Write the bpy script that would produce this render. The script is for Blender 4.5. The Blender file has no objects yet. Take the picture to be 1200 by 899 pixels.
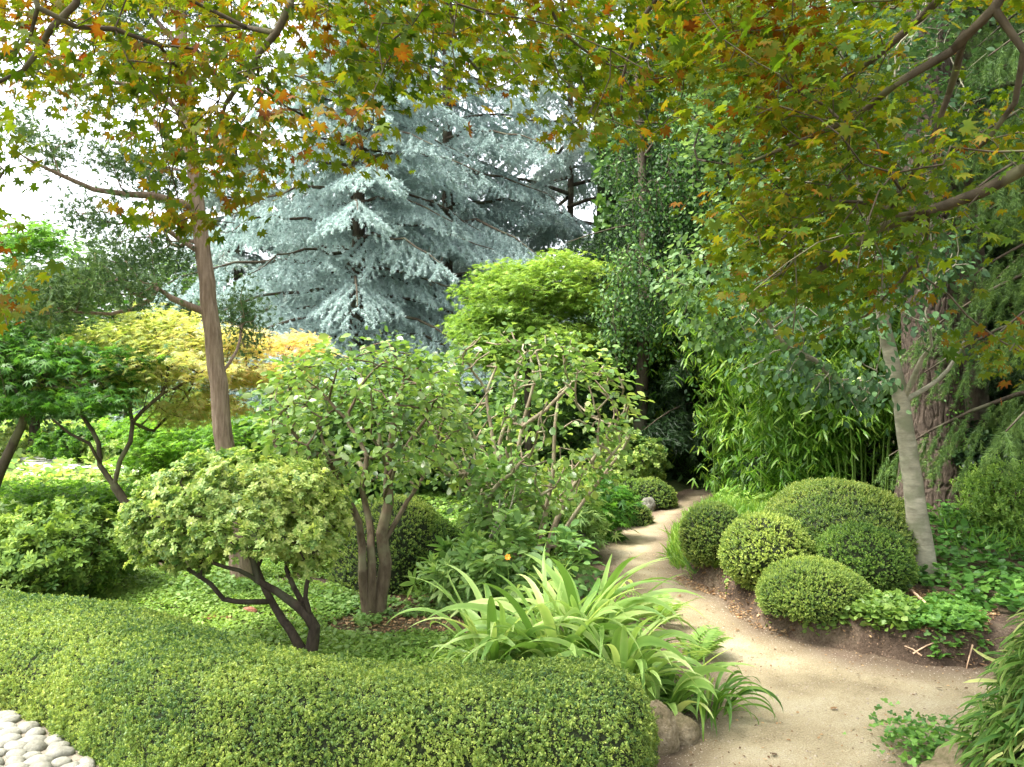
import bpy, math, random
import numpy as np
from mathutils import Vector
R_ = np.random.RandomState(11)
random.seed(5)
PI = math.pi
# ------------------------------------------------------------------ camera, world, sun
sc = bpy.context.scene
COL = sc.collection
H = 1.65
FPX = 942.0
cam_d = bpy.data.cameras.new('camera'); cam = bpy.data.objects.new('camera', cam_d); COL.objects.link(cam)
cam.location = (0, 0, H); cam.rotation_euler = (PI/2, 0, 0)
cam_d.sensor_width = 36; cam_d.lens = 36*FPX/1200; cam_d.clip_start = 0.05; cam_d.clip_end = 1000
sc.camera = cam
SUN_EL, SUN_AZ = math.radians(62), math.radians(-100)      # azimuth measured from +Y towards +X
w = bpy.data.worlds.new('World'); sc.world = w; w.use_nodes = True
nt = w.node_tree; nt.nodes.clear()
sky = nt.nodes.new('ShaderNodeTexSky'); sky.sky_type = 'NISHITA'; sky.sun_disc = False
sky.sun_elevation = SUN_EL; sky.sun_rotation = SUN_AZ
sky.air_density = 1.0; sky.dust_density = 4.0; sky.ozone_density = 1.0
hs = nt.nodes.new('ShaderNodeHueSaturation'); hs.inputs['Saturation'].default_value = 0.25
bg = nt.nodes.new('ShaderNodeBackground'); bg.inputs['Strength'].default_value = 0.135
wo = nt.nodes.new('ShaderNodeOutputWorld')
nt.links.new(sky.outputs[0], hs.inputs['Color']); nt.links.new(hs.outputs[0], bg.inputs[0]); nt.links.new(bg.outputs[0], wo.inputs[0])
sl = bpy.data.lights.new('sun', 'SUN'); sun = bpy.data.objects.new('sun', sl); COL.objects.link(sun)
sl.energy = 1.5; sl.angle = math.radians(18); sl.color = (1, 0.95, 0.86)
sv = Vector((math.sin(SUN_AZ)*math.cos(SUN_EL), math.cos(SUN_AZ)*math.cos(SUN_EL), math.sin(SUN_EL)))
sun.rotation_euler = sv.to_track_quat('Z', 'Y').to_euler(); sun.location = (0, 0, 30)
sc.view_settings.view_transform = 'Standard'; sc.view_settings.look = 'None'
sc.view_settings.exposure = 2.55; sc.view_settings.gamma = 1.0; sc.view_settings.use_curve_mapping = False
cy = sc.cycles
cy.max_bounces = 7; cy.diffuse_bounces = 4; cy.glossy_bounces = 2; cy.transmission_bounces = 4; cy.transparent_max_bounces = 4
cy.caustics_reflective = False; cy.caustics_refractive = False
cy.use_denoising = True; cy.denoiser = 'OPENIMAGEDENOISE'; cy.denoising_input_passes = 'RGB_ALBEDO_NORMAL'
cy.sample_clamp_indirect = 6

# ------------------------------------------------------------------ helpers
def nrm(a):
    return a/np.maximum(np.linalg.norm(a, axis=-1, keepdims=True), 1e-9)
def P(px, py, Y):
    return np.array([(px-600)/FPX*Y, Y, H-(py-449.5)/FPX*Y])
def sm(t): 
    t = np.clip(t, 0, 1); return t*t*(3-2*t)
_nr = np.random.RandomState(3)
_nd = nrm(_nr.randn(12, 3)); _np = _nr.rand(12)*6.28; _nf = 0.6+_nr.rand(12)*1.2
def noise(p, f=1.0, seed=0.0):
    p = np.asarray(p, float)*f + seed*7.31
    v = np.zeros(p.shape[:-1])
    for i in range(12):
        v += np.sin((p@_nd[i])*_nf[i]*2.2 + _np[i] + 1.3*np.sin((p@_nd[(i+5) % 12])*1.7+_np[(i+3) % 12]))
    return v/5.0
def fbm(p, f=1.0, seed=0.0):
    return noise(p, f, seed)*.6+noise(p, f*2.3, seed+3)*.3+noise(p, f*5.1, seed+5)*.15

def tag(o, label=None, cat=None, group=None, kind=None):
    if label: o['label'] = label
    if cat: o['category'] = cat
    if group: o['group'] = group
    if kind: o['kind'] = kind
    return o

class M:
    def __init__(s): s.v=[]; s.t=[]; s.f=[]; s.n=0; s.uv=False
    def add(s, V, faces, tint=0.5, mat=0):
        """V (n,3), faces list of int arrays (k,m)"""
        V = np.asarray(V, float).reshape(-1, 3); n = len(V)
        s.v.append(V); s.t.append(np.broadcast_to(np.asarray(tint, float), (n,)).copy() if np.ndim(tint) <= 1 else tint.reshape(-1))
        for F in faces:
            F = np.asarray(F, int)
            if len(F): s.f.append((F+s.n, mat))
        s.n += n
    def inst(s, T, pos, d, nv, size, tint=0.5, mat=0, wid=None):
        TV, TF, TT = T
        pos = np.asarray(pos, float); N = len(pos)
        if N == 0: return
        y = nrm(d); x = nrm(np.cross(y, nv)); z = np.cross(x, y)
        size = np.broadcast_to(np.asarray(size, float), (N,))
        wx = size if wid is None else size*np.broadcast_to(np.asarray(wid, float), (N,))
        V = pos[:, None, :] + (x*wx[:, None])[:, None, :]*TV[None, :, 0:1] + (y*size[:, None])[:, None, :]*TV[None, :, 1:2] + (z*size[:, None])[:, None, :]*TV[None, :, 2:3]
        k = len(TV); off = (np.arange(N)*k)[:, None, None]
        tt = (np.broadcast_to(np.asarray(tint, float), (N,))[:, None] + TT[None, :]).reshape(-1)
        s.add(V.reshape(-1, 3), [(np.asarray(F)[None]+off).reshape(-1, len(F[0])) for F in TF], tt, mat)
    def grid(s, G, tint=0.5, mat=0, closeu=False, flip=False):
        a, b = G.shape[:2]
        i = np.arange(a*b).reshape(a, b)
        if closeu: i = np.concatenate([i, i[:, :1]], 1)
        F = np.stack([i[:-1, :-1], i[:-1, 1:], i[1:, 1:], i[1:, :-1]], -1).reshape(-1, 4)
        if flip: F = F[:, ::-1]
        s.add(G.reshape(-1, 3), [F], tint, mat)
    def build(s, name, mats, parent=None, smooth=True, loc=None):
        V = np.concatenate(s.v); 
        if parent is not None and loc is None: loc = np.array(parent.location)+ (np.array(parent.parent.location) if parent.parent else 0)
        if loc is not None: V = V-np.asarray(loc)
        me = bpy.data.meshes.new(name)
        me.vertices.add(len(V)); me.vertices.foreach_set('co', V.astype(np.float32).ravel())
        li = np.concatenate([F.ravel() for F, m in s.f]); tot = np.concatenate([np.full(len(F), F.shape[1]) for F, m in s.f])
        mi = np.concatenate([np.full(len(F), m) for F, m in s.f])
        st = np.concatenate([[0], np.cumsum(tot)[:-1]])
        me.loops.add(len(li)); me.loops.foreach_set('vertex_index', li.astype(np.int32))
        me.polygons.add(len(tot)); me.polygons.foreach_set('loop_start', st.astype(np.int32))
        me.polygons.foreach_set('loop_total', tot.astype(np.int32))
        me.polygons.foreach_set('material_index', mi.astype(np.int32))
        me.polygons.foreach_set('use_smooth', np.full(len(tot), bool(smooth)))
        at = me.attributes.new('tint', 'FLOAT', 'POINT'); at.data.foreach_set('value', np.concatenate(s.t).astype(np.float32))
        me.update(calc_edges=True)
        for m in (mats if isinstance(mats, (list, tuple)) else [mats]): me.materials.append(m)
        o = bpy.data.objects.new(name, me); COL.objects.link(o)
        if parent is not None: o.parent = parent
        elif loc is not None: o.location = tuple(loc)
        return o
def empty(name, loc):
    o = bpy.data.objects.new(name, None); o.empty_display_size = .2; COL.objects.link(o); o.location = tuple(float(c) for c in loc); return o

# leaf templates: (verts, [face arrays], tint offsets)
def T_(v, f, t=None):
    v = np.array(v, float); return (v, f, np.zeros(len(v)) if t is None else np.array(t, float))
def t_quad(w=.55): return T_([(0, 0, 0), (w/2, .5, .05), (0, 1, 0), (-w/2, .5, .05)], [[[0, 1, 2, 3]]])
def t_oval(w=.5, fold=.07, droop=.08):
    return T_([(0, 0, 0), (w*.42, .28, fold), (w*.46, .66, fold-droop*.4), (0, 1, -droop), (-w*.46, .66, fold-droop*.4), (-w*.42, .28, fold), (0, .5, 0)],
              [[[0, 1, 2, 6], [6, 2, 3, 4], [6, 4, 5, 0]]])
def t_round(w=.95):
    v = [(0, .45, .0)]
    for a in range(8):
        an = a/8*2*PI-PI/2; v.append((w*.5*math.cos(an), .5+.5*math.sin(an), .06 if a % 2 else .02))
    return T_(v, [[[0, 1+a, 1+(a+1) % 8, 1+(a+2) % 8] for a in (0, 2, 4, 6)]])
def t_maple(lob=(.42, .78, .97, 1.0, .97, .78, .42), sinus=.42, spread=118, droop=.18, up=0):
    n = len(lob); v = [(0, 0, 0)]; 
    ang = np.linspace(-spread, spread, n)
    sa = np.concatenate([[ang[0]-20], (ang[1:]+ang[:-1])/2, [ang[-1]+20]])
    for a in sa:
        r = sinus*(1-.35*abs(a)/180); v.append((r*math.sin(math.radians(a)), r*math.cos(math.radians(a)), 0.03))
    for a, l in zip(ang, lob): v.append((l*math.sin(math.radians(a)), l*math.cos(math.radians(a)), -droop*l*l))
    return T_(v, [[[0, 1+i, n+2+i, 2+i] for i in range(n)]], [-.08]+[.0]*(n+1)+[.20]*n)
def t_blade(w=.12, droop=.25, seg=3):
    v = []; f = []
    for i in range(seg+1):
        t = i/seg; ww = w/2*math.sin(PI*min(1, .18+.82*t)*.999)**.6 if i < seg else 0
        y = t*(1-.12*t*t); z = -droop*t*t
        if i < seg: v += [(-ww, y, z), (ww, y, z)]
        else: v += [(0, y, z)]
    q = [[2*i, 2*i+1, 2*i+3, 2*i+2] for i in range(seg-1)]
    return T_(v, [q, [[2*seg-2, 2*seg-1, 2*seg]]])
def t_tuft(n=6, w=.12, cone=.9, seed=1):
    r = random.Random(seed); v = []; f = []
    for i in range(n):
        a = 2*PI*i/n + r.uniform(-.3, .3); c = cone*r.uniform(.55, 1.0)
        d = np.array([math.sin(c)*math.cos(a), math.cos(c), math.sin(c)*math.sin(a)]); p = nrm(np.cross(d, [r.uniform(-1, 1), .3, r.uniform(-1, 1)]))
        l = r.uniform(.8, 1.1)
        k = len(v); v += [tuple(p*w/2), tuple(-p*w/2), tuple(d*l)]; f.append([k, k+1, k+2])
    return T_(v, [f])
def compose(T, items):
    """items: (pos, dir, normal, size, tint)"""
    V = []; Fs = {}; tt = []; k = 0
    for (p, d, n, s, t) in items:
        d = nrm(np.array(d, float)); x = nrm(np.cross(d, n)); z = np.cross(x, d); TV, TF, TT = T
        V.append(np.array(p)+s*(TV[:, :1]*x+TV[:, 1:2]*d+TV[:, 2:3]*z)); tt.append(TT+t)
        for F in TF: Fs.setdefault(len(F[0]), []).extend([[i+k for i in f] for f in F])
        k += len(TV)
    return (np.concatenate(V), list(Fs.values()), np.concatenate(tt))
def t_rosette(T, n=7, el=25, el2=60, n2=3, seed=1):
    r = random.Random(seed); it = []
    for i in range(n):
        a = 2*PI*i/n+r.uniform(-.3, .3); e = math.radians(el+r.uniform(-15, 15))
        it.append(((0, .05, 0), (math.cos(a)*math.cos(e), math.sin(e), math.sin(a)*math.cos(e)), (0, 1, .01), r.uniform(.8, 1.05), -.05+r.uniform(-.1, .1)))
    for i in range(n2):
        a = 2*PI*i/n2+r.uniform(-.3, .3); e = math.radians(el2)
        it.append(((0, .1, 0), (math.cos(a)*math.cos(e), math.sin(e), math.sin(a)*math.cos(e)), (0.02, 1, 0), .6, .22))
    return compose(T, it)
def t_sprig(T, n=8, seed=1, sp=.85):
    r = random.Random(seed); it = []
    for i in range(n):
        t = i/(n-1); a = 2.4*i; e = math.radians(20+45*t)
        it.append(((0, t*.75, 0), (math.cos(a)*math.cos(e), math.sin(e), math.sin(a)*math.cos(e)), (r.uniform(-.3, .3), 1, r.uniform(-.3, .3)), r.uniform(.38, .55)*sp*(1-.25*t), -.15+.38*t+r.uniform(-.05, .05)))
    return compose(T, it)
def t_frond(n=7, w=.16, droop=.25):
    """a flat conifer or fern spray: rachis with pairs of narrow leaflets"""
    it = []
    L = t_quad(.3)
    for i in range(n):
        t = (i+.5)/n; ln = (.42*(1-t)**.7+.06)
        for s_ in (-1, 1):
            it.append(((0, t*.95, -droop*t*t), (s_*1.0, .55, -.15), (0, -.2, 1), ln, .1*t))
    it.append(((0, 0, 0), (0, 1, -droop*.7), (0, 0, 1), 1.0, -.05))
    return compose(L, it)
QUAD = t_quad(.6); OVAL = t_oval(.5); ROUND = t_round(); MAPLE = t_maple((.5, .8, .95, 1.0, .95, .8, .5), .56, 112, .16); PALM = t_maple((.5, .8, .95, 1, .95, .8, .5), .28, 110, .22)
BLADE = t_blade(.1, .3); NEEDLE = t_tuft(6, .07, 1.0)
ROS = t_rosette(t_oval(.42, .05, .15), 7, 15); ROS_F = t_rosette(t_oval(.5, .05, .12), 7, 4, 35, 3, 2); SPRIG = [t_sprig(t_quad(.72), 9, s) for s in (1, 2)]; SPRIG_L = t_sprig(t_oval(.5), 8, 4, 1.0)
FROND = t_frond()

# ------------------------------------------------------------------ materials
def mat(name):
    m = bpy.data.materials.new(name); m.use_nodes = True; n = m.node_tree.nodes; n.clear(); return m, n, m.node_tree.links
def ramp(n, stops):
    r = n.new('ShaderNodeValToRGB'); e = r.color_ramp.elements
    while len(e) < len(stops): e.new(.5)
    for q, (p, c) in zip(e, stops): q.position = p; q.color = (*c, 1)
    return r
def leafmat(name, stops, rough=.5, tr=.35, spec=.35, tcol=1.5, warm=(1.12, 1.05, .65), scale=30, back=None):
    m, n, l = mat(name); k_ = (1, 1, 1) if 'cedar' in name else (1.06, 1.0, .86); stops = [(p_, tuple(c_*q_ for c_, q_ in zip(c, k_))) for p_, c in stops]
    a = n.new('ShaderNodeAttribute'); a.attribute_name = 'tint'
    tc = n.new('ShaderNodeTexCoord'); nz = n.new('ShaderNodeTexNoise'); nz.inputs['Scale'].default_value = scale; nz.inputs['Detail'].default_value = 2
    l.new(tc.outputs['Object'], nz.inputs['Vector'])
    ma = n.new('ShaderNodeMath'); ma.operation = 'MULTIPLY_ADD'; l.new(nz.outputs[0], ma.inputs[0]); ma.inputs[1].default_value = .3; ma.inputs[2].default_value = -.15
    ad = n.new('ShaderNodeMath'); ad.operation = 'ADD'; l.new(a.outputs['Fac'], ad.inputs[0]); l.new(ma.outputs[0], ad.inputs[1])
    r = ramp(n, stops); l.new(ad.outputs[0], r.inputs[0])
    p = n.new('ShaderNodeBsdfPrincipled'); p.inputs['Roughness'].default_value = rough; p.inputs['Specular IOR Level'].default_value = spec
    cs = r.outputs[0]
    if back:
        g = n.new('ShaderNodeNewGeometry'); mb = n.new('ShaderNodeMixRGB'); l.new(g.outputs['Backfacing'], mb.inputs[0]); l.new(cs, mb.inputs[1])
        mb2 = n.new('ShaderNodeMixRGB'); mb2.inputs[0].default_value = .6; mb2.inputs[2].default_value = (*back, 1); l.new(cs, mb2.inputs[1]); l.new(mb2.outputs[0], mb.inputs[2]); cs = mb.outputs[0]
    l.new(cs, p.inputs['Base Color'])
    t = n.new('ShaderNodeBsdfTranslucent'); mu = n.new('ShaderNodeMixRGB'); mu.blend_type = 'MULTIPLY'; mu.inputs[0].default_value = 1
    l.new(r.outputs[0], mu.inputs[1]); mu.inputs[2].default_value = (warm[0]*tcol, warm[1]*tcol, warm[2]*tcol, 1); l.new(mu.outputs[0], t.inputs['Color'])
    mx = n.new('ShaderNodeMixShader'); mx.inputs[0].default_value = tr; l.new(p.outputs[0], mx.inputs[1]); l.new(t.outputs[0], mx.inputs[2])
    o = n.new('ShaderNodeOutputMaterial'); l.new(mx.outputs[0], o.inputs[0]); return m
def barkmat(name, c1, c2, c3=None, sc3=(14, 14, 3), bump=.5, rough=.85, dist=.02, vor=None, lich=None):
    m, n, l = mat(name)
    tc = n.new('ShaderNodeTexCoord'); mp = n.new('ShaderNodeMapping'); mp.inputs['Scale'].default_value = sc3; l.new(tc.outputs['Object'], mp.inputs[0])
    nz = n.new('ShaderNodeTexNoise'); nz.inputs['Scale'].default_value = 1; nz.inputs['Detail'].default_value = 8; nz.inputs['Roughness'].default_value = .65; l.new(mp.outputs[0], nz.inputs['Vector'])
    r = ramp(n, [(.3, c1), (.62, c2)] + ([(.75, c3)] if c3 else [])); l.new(nz.outputs[0], r.inputs[0])
    p = n.new('ShaderNodeBsdfPrincipled'); p.inputs['Roughness'].default_value = rough; p.inputs['Specular IOR Level'].default_value = .2
    cs = r.outputs[0]
    if lich:
        n2 = n.new('ShaderNodeTexNoise'); n2.inputs['Scale'].default_value = 5; n2.inputs['Detail'].default_value = 4; l.new(tc.outputs['Object'], n2.inputs['Vector'])
        r2 = ramp(n, [(.5, (0, 0, 0)), (.62, (.8, .8, .8))]); l.new(n2.outputs[0], r2.inputs[0]); mb = n.new('ShaderNodeMixRGB'); l.new(r2.outputs[0], mb.inputs[0]); l.new(cs, mb.inputs[1]); mb.inputs[2].default_value = (*lich, 1); cs = mb.outputs[0]
    l.new(cs, p.inputs['Base Color'])
    b = n.new('ShaderNodeBump'); b.inputs['Strength'].default_value = bump; b.inputs['Distance'].default_value = dist; l.new(nz.outputs[0], b.inputs['Height']); l.new(b.outputs[0], p.inputs['Normal'])
    o = n.new('ShaderNodeOutputMaterial'); l.new(p.outputs[0], o.inputs[0]); return m
def groundmat(name, stops, stops2=None, f1=3, f2=60, bump=.6, dist=.02, rough=.95, attr=None, speck=None):
    m, n, l = mat(name)
    g = n.new('ShaderNodeTexCoord')
    a = n.new('ShaderNodeTexNoise'); a.inputs['Scale'].default_value = f1; a.inputs['Detail'].default_value = 6; l.new(g.outputs['Object'], a.inputs['Vector'])
    b = n.new('ShaderNodeTexNoise'); b.inputs['Scale'].default_value = f2; b.inputs['Detail'].default_value = 8; b.inputs['Roughness'].default_value = .7; l.new(g.outputs['Object'], b.inputs['Vector'])
    mi = n.new('ShaderNodeMixRGB'); mi.inputs[0].default_value = .5; l.new(a.outputs[0], mi.inputs[1]); l.new(b.outputs[0], mi.inputs[2])
    r = ramp(n, stops); l.new(mi.outputs[0], r.inputs[0]); cs = r.outputs[0]
    if stops2:
        at = n.new('ShaderNodeAttribute'); at.attribute_name = 'tint'
        s_ = n.new('ShaderNodeMath'); s_.operation = 'MULTIPLY_ADD'; l.new(a.outputs[0], s_.inputs[0]); s_.inputs[1].default_value = .8; s_.inputs[2].default_value = -.4
        s2 = n.new('ShaderNodeMath'); s2.operation = 'ADD'; l.new(at.outputs['Fac'], s2.inputs[0]); l.new(s_.outputs[0], s2.inputs[1]); s2.use_clamp = True
        r2 = ramp(n, stops2); l.new(mi.outputs[0], r2.inputs[0]); mb = n.new('ShaderNodeMixRGB'); l.new(s2.outputs[0], mb.inputs[0]); l.new(cs, mb.inputs[1]); l.new(r2.outputs[0], mb.inputs[2]); cs = mb.outputs[0]
    if speck:
        v = n.new('ShaderNodeTexVoronoi'); v.inputs['Scale'].default_value = speck[0]; l.new(g.outputs['Object'], v.inputs['Vector'])
        r3 = ramp(n, [(.0, (1, 1, 1)), (speck[1], (1, 1, 1)), (speck[1]+.05, (0, 0, 0))]); l.new(v.outputs['Distance'], r3.inputs[0])
        r4 = ramp(n, [(0, speck[2]), (1, speck[3])]); l.new(v.outputs['Color'], r4.inputs[0])
        mb = n.new('ShaderNodeMixRGB'); l.new(r3.outputs[0], mb.inputs[0]); l.new(cs, mb.inputs[1]); l.new(r4.outputs[0], mb.inputs[2]); cs = mb.outputs[0]
    p = n.new('ShaderNodeBsdfPrincipled'); p.inputs['Roughness'].default_value = rough; p.inputs['Specular IOR Level'].default_value = .15; l.new(cs, p.inputs['Base Color'])
    bu = n.new('ShaderNodeBump'); bu.inputs['Strength'].default_value = bump; bu.inputs['Distance'].default_value = dist; l.new(b.outputs[0], bu.inputs['Height']); l.new(bu.outputs[0], p.inputs['Normal'])
    o = n.new('ShaderNodeOutputMaterial'); l.new(p.outputs[0], o.inputs[0]); return m

G3 = lambda a, b, c: [(.12, a), (.5, b), (.92, c)]
m_box = leafmat('box_leaf', G3((.035, .10, .035), (.165, .265, .06), (.39, .49, .14)), .5, .35)
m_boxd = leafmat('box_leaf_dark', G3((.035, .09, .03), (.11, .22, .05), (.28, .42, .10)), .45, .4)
m_boxy = leafmat('box_leaf_bronze', G3((.04, .095, .03), (.14, .23, .055), (.35, .41, .12)), .45, .35)
m_darkcore = barkmat('dark_core', (.008, .012, .005), (.022, .03, .010), sc3=(60, 60, 60), bump=.8)  # solid core painted near-black for the dark gaps behind the leaves
m_rhodo = leafmat('rhododendron_leaf', G3((.08, .18, .05), (.26, .39, .11), (.52, .61, .24)), .4, .35)
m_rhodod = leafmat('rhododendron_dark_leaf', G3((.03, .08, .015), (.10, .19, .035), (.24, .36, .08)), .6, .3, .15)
m_camel = leafmat('camellia_leaf', G3((.035, .10, .02), (.12, .24, .045), (.34, .46, .13)), .33, .35, .6, back=(.26, .32, .16))
m_grey = leafmat('grey_green_leaf', G3((.025, .07, .03), (.07, .15, .06), (.17, .28, .11)), .5, .3, .2, back=(.11, .17, .07))
m_maple = leafmat('maple_leaf', [(.05, (.035, .08, .008)), (.42, (.09, .145, .013)), (.64, (.135, .125, .015)), (.84, (.155, .062, .011)), (1, (.10, .03, .010))], .6, .5, .1, 1.6, (1.15, 1.0, .35))
m_mapleg = leafmat('green_maple_leaf', G3((.04, .12, .02), (.10, .24, .03), (.2, .38, .05)), .45, .5, .3, 1.7)
m_mapled = leafmat('dark_maple_leaf', G3((.02, .08, .015), (.05, .16, .025), (.12, .28, .04)), .42, .42, .35, 1.5)
m_mapley = leafmat('yellow_maple_leaf', [(.05, (.13, .25, .04)), (.45, (.33, .43, .15)), (.66, (.54, .53, .28)), (.9, (.74, .50, .36))], .45, .45, .3, 1.4, (1.1, 1, .5))
m_lime = leafmat('lime_leaf', G3((.10, .22, .035), (.22, .38, .075), (.38, .53, .14)), .45, .4, .3, 1.2)
m_bamb = leafmat('bamboo_leaf', G3((.04, .12, .012), (.11, .25, .03), (.30, .45, .09)), .4, .4, .35, 1.4)
m_alder = leafmat('veined_leaf', G3((.05, .12, .045), (.12, .22, .085), (.26, .38, .17)), .45, .35, .25)
m_weep = leafmat('weeping_leaf', G3((.015, .055, .015), (.05, .13, .035), (.16, .29, .08)), .5, .3, .3)
m_cedar = leafmat('blue_cedar_needle', G3((.15, .22, .195), (.43, .545, .515), (.68, .80, .77)), .6, .15, .2, 1.0, (1, 1, 1))
m_cedarg = leafmat('grey_cedar_needle', G3((.13, .19, .16), (.36, .45, .41), (.58, .67, .61)), .5, .15, .4, 1.0, (1, 1, 1))
m_jun = leafmat('juniper_scale', G3((.02, .06, .02), (.06, .13, .045), (.16, .26, .09)), .6, .2)
m_spru = leafmat('spruce_needle', G3((.03, .08, .02), (.09, .18, .045), (.20, .33, .08)), .5, .2)
m_yew = leafmat('yew_needle', G3((.01, .03, .012), (.025, .065, .02), (.06, .13, .03)), .5, .2)
m_far = leafmat('far_leaf', G3((.04, .10, .03), (.09, .19, .05), (.19, .32, .08)), .45, .35)
m_ivy = leafmat('ivy_leaf', G3((.03, .09, .02), (.07, .19, .04), (.16, .33, .07)), .35, .35, .45)
m_mint = leafmat('mint_leaf', G3((.06, .14, .035), (.14, .26, .06), (.27, .40, .11)), .45, .4)
m_moss = leafmat('low_cover_leaf', G3((.07, .16, .035), (.16, .30, .06), (.32, .47, .12)), .5, .35)
m_grass = leafmat('grass_blade', G3((.05, .13, .02), (.12, .26, .04), (.28, .42, .09)), .5, .4)
m_strap = leafmat('strap_leaf', G3((.11, .23, .05), (.26, .43, .13), (.48, .60, .27)), .4, .35, .3, scale=6)
m_sasa = leafmat('dwarf_bamboo_leaf', G3((.035, .10, .02), (.11, .22, .04), (.50, .54, .24)), .5, .3, .2)
m_hyd = leafmat('big_leaf', G3((.10, .22, .07), (.20, .36, .12), (.38, .54, .24)), .45, .35)
m_blue = leafmat('bluish_leaf', G3((.06, .16, .04), (.16, .30, .09), (.32, .47, .18)), .5, .35)
m_litter = leafmat('dead_leaf', G3((.08, .045, .025), (.20, .12, .06), (.42, .30, .18)), .8, .1)
m_pet = leafmat('petal', [(0, (.8, .25, .02)), (1, (.9, .45, .05))], .5, .3)
b_tan = barkmat('tan_bark', (.13, .10, .065), (.33, .27, .18), sc3=(25, 25, 8), bump=.3, lich=(.34, .32, .2))
b_umber = barkmat('umber_bark', (.06, .042, .025), (.17, .13, .085), sc3=(25, 25, 8), bump=.4, lich=(.2, .19, .11))
b_dark = barkmat('dark_bark', (.028, .022, .015), (.08, .062, .042), sc3=(25, 25, 8), bump=.5, lich=(.10, .10, .06))
b_map = barkmat('maple_bark', (.035, .028, .018), (.10, .08, .05), sc3=(20, 20, 8), bump=.3, lich=(.13, .13, .065))
b_pale = barkmat('smooth_bark', (.15, .14, .095), (.32, .30, .215), (.42, .39, .31), sc3=(9, 9, 26), bump=.5, lich=(.16, .17, .10), dist=.01)
b_jun = barkmat('juniper_bark', (.13, .085, .055), (.33, .245, .175), (.46, .37, .29), sc3=(42, 42, 5), bump=1, dist=.035)
b_pine = barkmat('pine_bark', (.03, .022, .016), (.10, .075, .056), (.20, .165, .13), sc3=(22, 22, 9), bump=1, dist=.03)
b_green = barkmat('green_culm', (.06, .12, .02), (.16, .26, .05), sc3=(8, 8, 2), bump=.1, rough=.5)
b_stick = barkmat('dry_stick', (.35, .22, .13), (.6, .42, .28), sc3=(30, 30, 5), bump=.3)
m_soil = groundmat('soil', [(.34, (.05, .035, .025)), (.5, (.13, .092, .064)), (.64, (.27, .20, .15))],
                   [(.32, (.03, .06, .015)), (.5, (.06, .12, .02)), (.68, (.12, .19, .04))], 4, 70, 1, .03, speck=(55, .22, (.05, .03, .02), (.35, .24, .16)))
m_sand = groundmat('sand', [(.38, (.21, .17, .10)), (.5, (.385, .32, .195)), (.60, (.52, .46, .31))],
                   [(.35, (.07, .048, .032)), (.55, (.15, .11, .075)), (.68, (.24, .175, .12))], 2.6, 130, 1, .012, speck=(60, .17, (.17, .12, .07), (.6, .52, .42)))
m_gravel = groundmat('sunlit_gravel', [(.35, (.55, .5, .42)), (.6, (.8, .77, .7))], None, 5, 90, .5, .02)  # gravel, its tone lightened to stand for sun on the open patches
m_grit = groundmat('grit', [(.3, (.25, .2, .14)), (.68, (.5, .43, .33))])
m_cob = groundmat('cobble', [(.3, (.11, .108, .08)), (.5, (.21, .205, .165)), (.68, (.31, .30, .26))], None, 14, 90, .5, .008, .8)
m_rock = groundmat('rock', [(.36, (.12, .12, .05)), (.5, (.26, .21, .125)), (.62, (.38, .32, .21))], None, 7, 50, 1, .03, .85)
m_rockg = groundmat('grey_rock', [(.32, (.08, .08, .06)), (.5, (.17, .165, .13)), (.66, (.26, .25, .21))], None, 7, 50, 1, .03, .85)
m_brick = groundmat('reddish_stub', [(.3, (.2, .08, .05)), (.65, (.4, .18, .12))], None, 12, 60, .6, .01)
m_mortar = groundmat('mortar', [(.3, (.12, .10, .075)), (.65, (.26, .23, .18))], None, 20, 90, .6, .01)

# ------------------------------------------------------------------ terrain
def gp0(px, py): Y = FPX*H/(py-449.5); return ((px-600)/FPX*Y, Y)
left = [gp0(760, 1100), gp0(768, 930), gp0(790, 868), (.98, 4.2), (1.02, 4.7), (.98, 5.4), gp0(738, 705), gp0(705, 665), gp0(690, 642), gp0(712, 624), gp0(748, 610), gp0(770, 600), gp0(790, 589), gp0(801, 579), (2.95, 13.0), (4.2, 14.2)]
right = [(5.4, 13.4), (3.8, 12.6), gp0(833, 580), gp0(818, 592), gp0(800, 604), gp0(786, 620), gp0(780, 650), gp0(800, 675), gp0(850, 705), gp0(890, 740), gp0(945, 757), gp0(1000, 772), gp0(1065, 782), gp0(1140, 786), (4.0, 4.75), (6.0, 5.2), (6.0, 4.2), (3.4, 3.85), (2.35, 3.6), gp0(1105, 880), gp0(1090, 930), gp0(1060, 1200)]
PATH = np.array(left+right)
def sdf(x, y, poly=PATH):
    p = np.stack([x, y], -1); d = np.full(x.shape, 1e9); ins = np.zeros(x.shape, bool); n = len(poly)
    for i in range(n):
        a = poly[i]; b = poly[(i+1) % n]; e = b-a; q = p-a
        t = np.clip((q@e)/(e@e), 0, 1); dd = np.linalg.norm(q-t[..., None]*e, axis=-1); d = np.minimum(d, dd)
        c = (a[1] > p[..., 1]) != (b[1] > p[..., 1])
        xi = (b[0]-a[0])*(p[..., 1]-a[1])/((b[1]-a[1]) if b[1] != a[1] else 1e-9)+a[0]
        ins ^= c & (p[..., 0] < xi)
    return np.where(ins, -d, d)
_cy = [0, 3.5, 4.2, 5.2, 6.2, 7.4, 8.5, 9.5, 10.8, 12, 14]; _cx = [1.0, 1.25, 1.5, 1.3, 1.2, 1.15, 1.3, 1.6, 2.2, 2.6, 4]
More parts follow.
